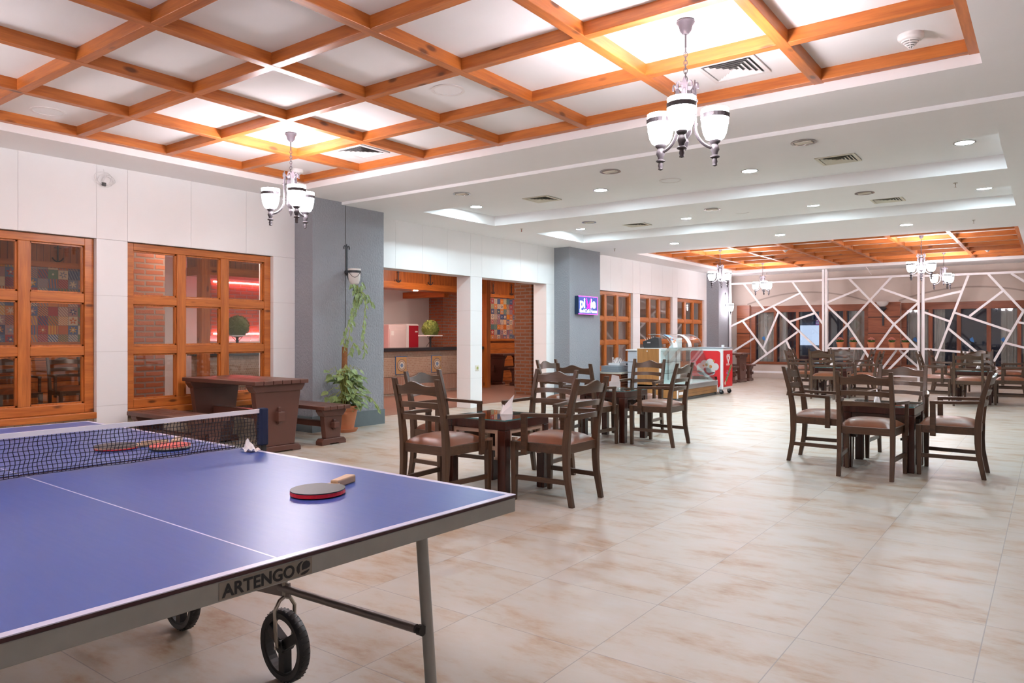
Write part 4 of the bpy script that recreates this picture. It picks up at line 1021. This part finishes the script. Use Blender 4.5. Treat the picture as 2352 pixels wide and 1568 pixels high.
vines = [[(-.02,0,.95),(.0,-.02,1.15),(.03,.02,1.35),(.05,.10,1.55),(.04,.15,1.72),(.02,.19,1.84)],[(-.02,.02,1.0),(.02,.05,1.2),(.03,.10,1.45),(.04,.19,1.62),(.03,.2,1.80)],
         [(.03,.2,1.80),(.07,.28,1.65),(.06,.26,1.40),(.07,.24,1.15),(.08,.25,.98)],[(.03,.18,1.78),(.05,.34,1.70),(.06,.40,1.60)],[(.0,.18,1.78),(.04,.14,1.68),(.05,.10,1.60)],[(.10,.15,.45),(.16,.30,.40),(.17,.40,.25)],[(-.02,.02,.9),(.03,.12,1.1),(.04,.2,1.02)]]
for v in vines:
    pts = []
    for a, b_ in zip(v[:-1], v[1:]):
        for k in range(4): pts.append(tuple(a[i]+(b_[i]-a[i])*k/4+random.uniform(-.008,.008) for i in range(3)))
    pts.append(v[-1]); st.tube(pts, .0055, 5)
    for p in pts[2:]:
        if random.random() < .95:
            a = random.uniform(-1.4, 1.4); leaf(lf, p, (cos(a)*.5, sin(a), -1.1), (1,0,.3), random.uniform(.06,.11), random.uniform(.035,.07))
for i in range(22):
    a = random.uniform(-1.5,1.5); leaf(lf, (.02+random.uniform(-.02,.08), .17+random.uniform(-.1,.1), random.uniform(1.62,1.88)), (cos(a)*.5, sin(a), -1), (1,0,.3), .09, .05)
st.build('stems', M['stem'], pl); lf.build('leaves', M['leaf'], pl)

# ------------------------------------------------------------------ table tennis table
RT = radians(178.2)
TT = thing('table_tennis_table', 'blue table tennis table with white lines and grey metal frame', 'table tennis table', (-1.216, 1.663, 0), RT)
for x0, x1 in ((0,1.405),(1.435,2.84)):
    MB().box(x0,.0,.7515,x1,1.525,.7585).build('board', M['maroon'], TT)
    mb = MB(); mb.box(x0,0,.7586,x1,1.525,.7605); mb.build('playing_surface', M['blue_top'], TT)
    ap = MB(); t_ = .03; a0, a1 = .712, .751
    ap.box(x0+.001,.001,a0,x0+t_,1.524,a1).box(x1-t_,.001,a0,x1-.001,1.524,a1).box(x0+t_,.001,a0,x1-t_,t_,a1).box(x0+t_,1.495,a0,x1-t_,1.524,a1)
    ap.build('apron', M['galv'], TT, .002)
MB().box(-.0005,.690,.7155,.0025,.897,.7485).build('logo_label', plain('beige_label', (.24,.215,.18), .5), TT)
bk = plain('logo_black', (.012,.012,.014), .5)
text_mesh('logo_lettering', 'ARTENGO', .0335, bk, TT, plane_mat((-.001,.890,.7200), (0,-1,0), (0,0,1)), .0009, .0004, spacing=1.02, xs=.985)
mb = MB(); yc, zc = .711, .7320
def ydisc(pts): mb.prism([(yc-u*.0185, zc+v*.0155) for u, v in pts], -.0014, -.0005, 'x')
ydisc([(-.05,.88),(-.35,.85),(-.68,.62),(-.9,.25),(-.92,-.2),(-.72,-.7),(-.5,-.45),(-.52,.1),(-.38,.55)])
ydisc([(-.22,-.30),(-.2,.35),(.0,.70),(.35,.82),(.72,.62),(.88,.2),(.75,-.12),(.4,-.25)])
ydisc([(-.42,-.8),(-.1,-.62),(.4,-.5),(.8,-.42),(.55,-.75),(.1,-.95),(-.3,-.93)])
mb.build('logo_ball', bk, TT)
for y, s in ((.085,1),(1.44,-1)):
    for xe, d in ((.30,1),(2.54,-1)):
        MB().tube([(xe,y,.72),(xe-.065*d,y,.012)], .0175, 14).build('leg', M['galv'], TT, smooth=True)
        MB().lathe([(.02,0),(.022,.03),(.018,.04)], (xe-.066*d,y,0), 12).build('foot_cap', M['rubber'], TT)
        xw = 1.30-.36*d; y2 = y+.026*s
        rd = MB(); rd.tube([(xe-.035*d+.02*d,y2,.345),(xe+.10*d,y2,.341),(xw-.10*d,y2,.325),(xw+.03*d,y2,.322)], .0135, 10); rd.build('brace_rod', M['rod'], TT, smooth=True)
        MB().tube([(xe-.042*d+.0*d,y2,.345),(xe-.025*d,y2,.345)], .0155, 12).build('rod_cap', M['rubber'], TT)
        MB().bar((xw-.03*d,y2,.322),(xw+.2*d,y2,.30),.008,.05).build('bracket', M['rod'], TT)
        MB().tube([(xw,y2,.35),(xw,y2,.30)], .010, 8).build('pivot_bolt', M['zinc'], TT)
        fk = MB()
        for q in (-1, 1): fk.tube([(xw,y2,.295),(xw,y2+q*.022,.285),(xw,y2+q*.040,.255),(xw,y2+q*.038,.19),(xw,y2+q*.030,.125)], .007, 8)
        fk.tube([(xw,y2-.04,.125),(xw,y2+.04,.125)], .006, 8)
        fk.build('fork', M['zinc'], TT, smooth=True)
        ti = MB(); ti.lathe([(.100,-.018),(.116,-.022),(.123,-.012),(.125,0),(.123,.012),(.116,.022),(.100,.018),(.100,-.018)], (xw,y2,.125), 40, 'y')
        for i in range(40):
            a = 2*pi*i/40; ti.bar((xw+.1228*cos(a),y2-.014,.125+.1228*sin(a)),(xw+.1228*cos(a+.04),y2+.014,.125+.1228*sin(a+.04)),.004,.003)
        wh = ti.build('wheel', M['rubber'], TT, smooth=True)
        sp_ = MB(); sp_.lathe([(.001,-.024),(.022,-.024),(.022,.024),(.001,.024)], (xw,y2,.125), 16, 'y')
        for i in range(3):
            a = 2*pi*i/3+.5; sp_.bar((xw+.015*cos(a),y2,.125+.015*sin(a)),(xw+.103*cos(a),y2,.125+.103*sin(a)),.034,.030,(0,1,0))
        sp_.lathe([(.092,-.016),(.101,-.017),(.101,.017),(.092,.016),(.092,-.016)], (xw,y2,.125), 40, 'y')
        sp_.build('spokes', M['rubber'], wh)
xn = 1.352
cd = MB(); ya, yb = -.055, 1.58; nz = 10; ny = 120
def nety(i): return ya+(yb-ya)*i/ny
def netp(i, j):
    v = j/nz; sag = .006*sin(pi*i/ny); z = .766+(.138)*v-sag*v
    return (xn+.010*sin(i*.45+.6*j)*(1-v)*.5+.006*sin(i*.15), nety(i)+.003*sin(j*1.3+i*.4), z)
for i in range(ny+1): cd.tube([netp(i, j) for j in range(nz+1)], .0013, 4)
for j in range(nz+1): cd.tube([netp(i, j) for i in range(0, ny+1)], .0013, 4)
nt = cd.build('net', M['cord'], TT)
tp = MB(); vs = []; fs = []; n = 40
for i in range(n+1):
    y = ya+(yb-ya)*i/n; z = .904-.006*sin(pi*i/n)
    x = xn+.006*sin(i*ny/n*.15)
    vs += [(x-.004,y,z-.008),(x+.004,y,z-.008),(x+.004,y,z+.008),(x-.004,y,z+.008)]
for i in range(n):
    for k in range(4): fs.append((i*4+k, i*4+(k+1) % 4, i*4+4+(k+1) % 4, i*4+4+k))
fs += [(0,1,2,3), tuple(n*4+k for k in (3,2,1,0))]
tp.add(vs, fs); tp.build('net_tape', M['white'], nt)
for y in (ya-.012, yb+.012):
    mb = MB(); mb.box(xn-.012,y-.012,.72,xn+.012,y+.012,.905); mb.build('net_post', M['black'], TT, .003)
    mb = MB(); mb.box(xn-.018,y-.017,.765,xn+.018,y+.017,.915); mb.build('net_sleeve', M['navy'], TT, .006)
    s = 1 if y < 0 else -1
    MB().box(xn-.02,min(y,y+s*.07),.69,xn+.02,max(y,y+s*.07),.71).build('net_clamp', M['black'], TT, .003)
def paddle(x, y, z, rz, top, under, label, edge=None, tilt=(0,0)):
    t = thing('table_tennis_bat', label, 'table tennis bat', (x, y, z), rz, 'table tennis bats')
    t.rotation_euler = (tilt[0], tilt[1], rz)
    out = []
    for i in range(28):
        a = pi/2+.42+(2*pi-.84)*i/27; out.append((.0765*cos(a)*.98, .0785*sin(a)-.0))
    MB().prism(out, .006, .012, 'z').build('blade', edge or M['beech'], t)
    MB().prism(out, .012, .0150, 'z').build('rubber', top, t)
    MB().prism(out, .002, .0058, 'z').build('rubber', under, t)
    MB().prism([(-.034,.070),(.034,.070),(.016,.092),(.013,.10),(-.013,.10),(-.016,.092)], .006, .012, 'z').build('blade_neck', M['beech'], t)
    MB().prism([(-.013,.088),(.013,.088),(.0145,.14),(.018,.185),(.012,.19),(-.012,.19),(-.018,.185),(-.0145,.14)], -.0012, .021, 'z').build('handle', M['beech'], t, .005)
    return t
paddle(-1.665,1.33,.7622,radians(20),M['black'],M['red'],'black topped bat with a red edge on the near half of the blue table', M['red'])
paddle(-2.965,1.385,.7622,radians(-18),plain('faded_black_rubber',(.09,.075,.07),.7),M['red'],'faded dark bat lying behind the net, left one')
paddle(-2.80,1.515,.7622,radians(52),plain('pink_red_rubber',(.62,.10,.08),.6),M['black'],'red topped bat lying behind the net, right one')
random.seed(5)
tn = MB(); g = []; nn = 9
for j in range(nn):
    for i in range(nn):
        u, v = i/(nn-1)-.5, j/(nn-1)-.5; r = math.hypot(u, v)
        g.append((u*.10+random.uniform(-.004,.004), v*.06+random.uniform(-.004,.004), .008+.05*max(0, .42-r)+.012*sin(9*u+4*v)*sin(8*v)+random.uniform(0,.005)+(.055*max(0, 1-abs(u+.2)*4)*max(0, 1-abs(v)*2.6))))
mz = min(p[2] for p in g); g = [(a*.7, b_*.7, (z-mz)*.8) for a, b_, z in g]
tn.add(g, [(j*nn+i, j*nn+i+1, (j+1)*nn+i+1, (j+1)*nn+i) for j in range(nn-1) for i in range(nn-1)])
tag(tn.build('crumpled_tissue', M['paper'], smooth=True, loc=(-2.485,1.66,.7618)), 'crumpled white tissue at the net post on the blue table', 'tissue')

# ------------------------------------------------------------------ display case, freezer, drawers, tray cabinet
dc = thing('display_case', 'glass display case with oak boarded base and curved glass hood', 'display case', (-5.45, 12.41, 0))
L = 1.97
MB().box(-.80,0,.0,-.02,L,.05).build('plinth', M['blackgloss'], dc)
MB().box(-.80,.022,.06,0,L-.022,.20).build('base_panel', M['caseboards'], dc)
MB().box(-.80,0,.20,.012,L,.29).build('metal_rail', M['steel'], dc, .004)
for y in (0, L-.02):
    MB().prism([(-.80,.055),(-.01,.055),(-.01,.30),(-.36,.30),(-.36,.955),(-.80,.955)] if y == 0 else [(-.80,.055),(-.01,.055),(-.01,.30),(-.80,.30)], y, y+.02, 'y').build('side_panel', M['oak'], dc)
    ed = MB()
    if y == 0: ed.box(-.36,y-.001,.30,-.335,y+.021,.955)
    ed.box(-.01,y-.001,.055,.008,y+.021,.30); ed.build('side_edge', M['white'], dc)
for y in (.15, .95, 1.8): 
    MB().lathe([(.001,0),(.02,0),(.02,.055),(.001,.055)], (-.1,y,0), 10).build('foot', M['black'], dc)
MB().lathe([(.001,-.002),(.012,-.002),(.012,0),(.001,0)], (-.6,0,.91), 10, 'y').build('screw_cap', M['white'], dc)
MB().box(-.82,.02,.29,-.79,L-.02,.95).build('back_panel', M['white'], dc)
MB().box(-.79,.02,.291,-.03,L-.02,.30).build('deck', M['white'], dc)
MB().box(-.80,.0,.955,-.34,.30,.965).build('counter_top', M['white'], dc)
for z in (.50,.70): MB().box(-.78,.03,z,-.30+(.70-z)*.45,L-.03,z+.006).build('glass_shelf', M['showglass'], dc)
MB().box(-.80,.30,.955,-.32,L,.963).build('glass_top', M['showglass'], dc)
for a, d in ((.022,.66),(.664,1.31),(1.314,L-.022)):
    mb = MB(); mb.add([(-.022,a,.30),(-.022,d,.30),(-.325,d,.952),(-.325,a,.952),(-.028,a,.298),(-.028,d,.298),(-.331,d,.950),(-.331,a,.950)], [(0,1,2,3),(7,6,5,4),(0,4,5,1),(1,5,6,2),(2,6,7,3),(3,7,4,0)])
    mb.build('slanted_pane', M['showglass'], dc)
for y in (.024, L-.03): MB().prism([(-.36,.30),(-.03,.30),(-.34,.945),(-.36,.945)], y, y+.005, 'y').build('end_pane', M['showglass'], dc)
hd_ = MB(); n = 14; prof = []
for i in range(n+1):
    u = i/n*pi/2; prof.append((-.62+.29*sin(u), .966+.255*cos(u)))
prof = [(-.80,1.221)]+prof
vs = [p for x, z in prof for p in ((x,.46,z),(x,L,z))]; m_ = len(prof)
hd_.add(vs, [(2*i,2*i+1,2*i+3,2*i+2) for i in range(m_-1)])
hd_.build('curved_hood', M['showglass'], dc, smooth=True)
ed = MB(); ed.tube([(x,.46,z) for x, z in prof], .004, 5); ed.tube([(x,L,z) for x, z in prof], .004, 5); ed.tube([(-.325,.3,.955),(-.325,L,.955)], .006, 6)
ed.build('glass_rim', plain('glass_rim_grey', (.42,.50,.52), .2), dc)
for y in (.30,.66,1.31,1.70): MB().tube([(-.77,y,.30),(-.77,y,.95)], .012, 8).build('upright', M['steel'], dc)
mb = MB(); mb.tube([(-.5,.2,.915),(-.5,1.8,.915)], .022, 8); mb.build('lamp_tube', M['white'], dc)
MB().box(-.019,.07,.115,.003,.25,.165).build('rating_label', M['paper'], dc)
def hoodstrip(name, m, y0, y1, i0, i1, extra=None, parent=dc):
    mb = MB(); vs = [p for x, z in prof[i0:i1] for p in ((x+.006,y0,z+.004),(x+.006,y1,z+.004))]; k = i1-i0
    mb.add(vs, [(2*i,2*i+1,2*i+3,2*i+2) for i in range(k-1)])
    return mb.build(name, m, parent, smooth=True)
hoodstrip('blue_poster', plain('poster_blue', (.12,.36,.62), .4), .56,.75, 3, 11); hoodstrip('poster_foot', M['paper'], .56,.75, 10, 16)
bl = MB()
for i, (yy, ii) in enumerate([(.60,8),(.66,9),(.71,10),(.63,11)]):
    x, z = prof[ii]; bl.sphere((x+.012, yy, z), .022, 8, 6)
bl.build('poster_dots', plain('poster_orange', (.66,.30,.16), .5), dc)
hoodstrip('price_sheet', M['paper'], 1.26,1.44, 1, 16)
bx = thing('cash_box', 'black box holding white papers on the oak end of the display case', 'box', (-6.02, 12.60, .966), radians(12))
MB().prism([(-.15,0),(.15,0),(.13,.19),(.06,.205),(-.17,.12)], -.12, .12, 'y').build('body', M['black'], bx, .006)
MB().box(-.08,-.126,.09,-.02,-.119,.115).build('grip_hole', M['steel'], bx)
mb = MB()
for i in range(5): mb.bar((-.12+.03*i,-.05+.03*i,.13+.012*i),(-.145+.033*i,-.055+.03*i,.185+.008*i),.035,.006)
mb.build('papers', M['paper'], bx)
pg = thing('paper_stand', 'white folded paper stand under the curved glass hood', 'paper stand', (-6.0, 13.55, .964))
MB().prism([(-.09,0),(.10,0),(.10,.19)], -.10, .10, 'y').build('card', M['paper'], pg)

fz = thing('ice_cream_freezer', 'red and white ice cream freezer on castors beside the display case', 'freezer', (-5.72, 14.74, 0))
hx, hy = .355, .285
MB().box(-hx,-hy,.10,hx,hy,.93).build('body', M['white'], fz, .015)
MB().box(-hx-.004,-hy-.004,.93,hx+.004,hy+.004,.955).build('lid', M['grey'], fz, .006)
MB().lathe([(.001,0),(.03,0),(.03,.05),(.001,.05)], (hx-.09,-hy+.25,.955), 14).build('cap', M['white'], fz)
def rrect(x0, z0, x1, z1, r, n=6):
    P = []
    for cx, cz, a in ((x1-r,z0+r,-pi/2),(x1-r,z1-r,0),(x0+r,z1-r,pi/2),(x0+r,z0+r,pi)):
        for i in range(n+1): P.append((cx+r*cos(a+i/n*pi/2), cz+r*sin(a+i/n*pi/2)))
    return P
rp = MB().prism(rrect(-hx+.02,.14,hx-.05,.885,.06), -hy-.004, -hy-.001, 'y').build('front_print', M['red'], fz)
mb = MB(); mb.prism([(-.30,.36),(-.29,.14+.02),(hx-.10,.16),(hx-.12,.36)], -hy-.0062, -hy-.0042, 'y'); mb.build('wood_picture', M['tabwood'], rp)
mb = MB()
for cx, cz, r_ in [(-.11,.55,.085),(-.03,.62,.075),(.09,.64,.085),(.20,.56,.075),(.05,.52,.10),(.02,.44,.10),(.12,.46,.08)]: mb.lathe([(.001,-.002),(r_,-.002),(r_,0),(.001,0)], (cx,-hy-.0065-r_*.01,cz), 20, 'y')
mb.build('ice_cream_picture', plain('cream_print', (.62,.54,.52), .5), rp)
mb = MB(); mb.prism([(-.12,.39),(.14,.39),(.20,.45),(.0,.35),(-.2,.45)], -hy-.0105, -hy-.009, 'y'); mb.build('bowl_picture', M['grey'], rp)
mb = MB()
for cx, cz, r_ in [(.02,.60,.03),(.10,.56,.035),(.17,.68,.02),(-.05,.58,.02)]: mb.lathe([(.001,-.002),(r_,-.002),(r_,0),(.001,0)], (cx,-hy-.0105,cz), 12, 'y')
mb.build('sauce_picture', plain('caramel_print', (.55,.22,.06), .5), rp)
sp = MB().prism(rrect(-hy+.03,.15,hy-.025,.89,.02), hx+.001, hx+.004, 'x').build('side_print', M['red'], fz)
ht = MB()                                  # heart outline emblem: two nested loops
def heart(s, w):
    pts = []
    for i in range(40):
        u = 2*pi*i/40; X = 16*sin(u)**3; Z = 13*cos(u)-5*cos(2*u)-2*cos(3*u)-cos(4*u)
        pts.append((hx+.005, .01+X/16*s, .735+Z/16*s*1.15))
    ht.tube(pts, w, 5, True)
heart(.085,.009); heart(.048,.007)
ht.build('heart_emblem', M['white'], sp)
text_mesh('emblem_lettering', 'ALGIDA', .058, M['white'], sp, plane_mat((hx+.0045,-.095,.585), (0,1,0), (0,0,1)), .0012, .0006, xs=.93)
mb = MB(); a, d = Vector((hx+.006,-.15,.245)), Vector((hx+.006,.17,.56)); n = 9
dirv = (d-a); per = Vector((0,-dirv.z,dirv.y)).normalized()*.042
for i in range(n):
    p, q = a+dirv*(i/n+.1), a+dirv*((i+.55)/n+.1)
    mb.add([p-per, q-per+dirv*.03, q+per+dirv*.03, p+per], [(0,1,2,3)])
mb.build('green_swirl_picture', plain('swirl_green', (.16,.40,.10), .5), sp)
mb = MB()
for i in range(n):
    p, q = a+dirv*((i+.5)/n+.1), a+dirv*((i+1.1)/n+.1)
    mb.add([p-per, q-per, q+per, p+per], [(0,1,2,3)])
mb.add([a-per*.25, a+dirv*.1-per*.25, a+dirv*.1+per*.25, a+per*.25], [(0,1,2,3)])
mb.lathe([(.001,0),(.035,0),(.035,.002),(.001,.002)], (hx+.0055,-.17,.225), 14, 'x')
mb.build('cream_swirl_picture', plain('swirl_cream', (.72,.66,.48), .5), sp)
mb = MB()
for cy, cz, r_ in [(-.05,.47,.022),(-.02,.42,.02),(-.08,.43,.018),(-.03,.37,.02)]: mb.lathe([(.001,0),(r_,0),(r_,.002),(.001,.002)], (hx+.0055,cy,cz), 10, 'x')
mb.build('confetti_picture', plain('print_violet', (.30,.22,.55), .5), sp)
for x in (-1, 1):
    for y in (-1, 1):
        cs = MB(); X, Y = x*(hx-.06), y*(hy-.06)
        cs.lathe([(.001,-.014),(.042,-.014),(.046,0),(.042,.014),(.001,.014)], (X+.01,Y,.046), 18, 'y')
        w_ = cs.build('castor', M['rubber'], fz, smooth=True)
        MB().box(X-.03,Y-.024,.07,X+.03,Y+.024,.10).box(X-.012,Y-.022,.045,X+.02,Y-.016,.08).box(X-.012,Y+.016,.045,X+.02,Y+.022,.08).build('castor_bracket', M['grey'], w_)
dr = thing('drawer_unit', 'pale blue-grey drawer unit behind the oak end of the display case', 'cabinet', (-6.60, 13.45, 0))
MB().box(-.26,-.24,0,.26,.25,.895).build('body', M['grey'], dr, .004); MB().box(-.29,-.29,.895,.28,.27,.92).build('top', M['white'], dr, .003)
for i in range(4):
    d_ = MB().box(-.255,-.262,.05+.21*i,.255,-.242,.24+.21*i).build('drawer', plain('pale_blue_grey', (.55,.58,.63), .5) if i == 0 else bpy.data.materials['pale_blue_grey'], dr, .003); MB().box(-.07,-.28,.14+.21*i,.07,-.263,.152+.21*i).build('handle', M['steel'], d_)
tc_ = thing('louvred_cabinet', 'low brown louvred cabinet with a pale top beside the lit sign column', 'cabinet', (-7.28, 13.53, 0))
MB().box(-.30,-.42,.42,.33,.33,.455).build('top', M['vent'], tc_, .003)
MB().box(-.28,-.40,0,.27,.31,.42).build('body', M['redz'], tc_)
for i in range(7): MB().bar((.285,-.38,.055+.052*i),(.285,.29,.055+.052*i),.012,.042,(.5,0,1)).build('louvre', M['redy'], tc_)
MB().box(.27,-.40,0,.30,-.375,.42).box(.27,.285,0,.30,.31,.42).build('stile', M['redz'], tc_)
st_ = thing('tray_stack', 'stack of grey serving trays on the louvred cabinet', 'tray', (-7.22, 13.32, .4552))
for i in range(8): MB().box(-.2,-.22,.016*i,.2,.22,.016*i+.012).build('tray', M['grey'], st_, .003)
cb = thing('cutlery_box', 'pale box of wrapped white cutlery on the grey trays', 'box', (-7.2, 13.38, .585))
MB().box(-.13,-.13,0,.13,.13,.05).build('box', M['white'], cb)
mb = MB(); random.seed(9)
for i in range(26):
    y = random.uniform(-.11,.11); x = random.uniform(-.1,.1); mb.bar((x,y,.03),(x+random.uniform(-.03,.10),y+random.uniform(-.08,.08),.12+random.uniform(0,.05)),.014,.004)
mb.build('cutlery', M['paper'], cb)
hs = thing('hand_wipe_dispenser', 'blue-grey dispenser with a square opening beside the grey trays', 'dispenser', (-7.2, 13.68, .4552))
MB().box(-.09,-.09,0,.09,-.07,.2).box(-.09,.07,0,.09,.09,.2).box(-.09,-.07,.16,.09,.07,.2).box(-.09,-.07,0,.09,.07,.02).box(-.09,-.07,.02,-.08,.07,.16).build('body', M['grey'], hs, .003)
for n_, (x, y, lab) in enumerate([(-11.95,8.0,'left wine glass on the red-lit shelf behind the bar'),(-11.95,8.25,'middle wine glass on the red-lit shelf behind the bar'),(-11.95,8.5,'right wine glass on the red-lit shelf behind the bar')]):
    tag(MB().lathe([(.001,0),(.035,0),(.006,.008),(.005,.08),(.03,.10),(.04,.15),(.033,.2),(.030,.2),(.037,.15),(.027,.105),(.001,.09)], n=16).build('wine_glass', M['showglass'], smooth=True, loc=(x,y,1.1)), lab, 'glass', 'wine glasses behind the bar')
sh = thing('back_bar_shelf', 'shelf cupboard behind the bar under the brick panel', 'cabinet', (-12.0, 8.25, 0))
MB().box(-.19,-.95,0,.2,.95,1.07).build('body', M['redy'], sh); MB().box(-.19,-.97,1.07,.22,.97,1.10).build('top', M['white'], sh)
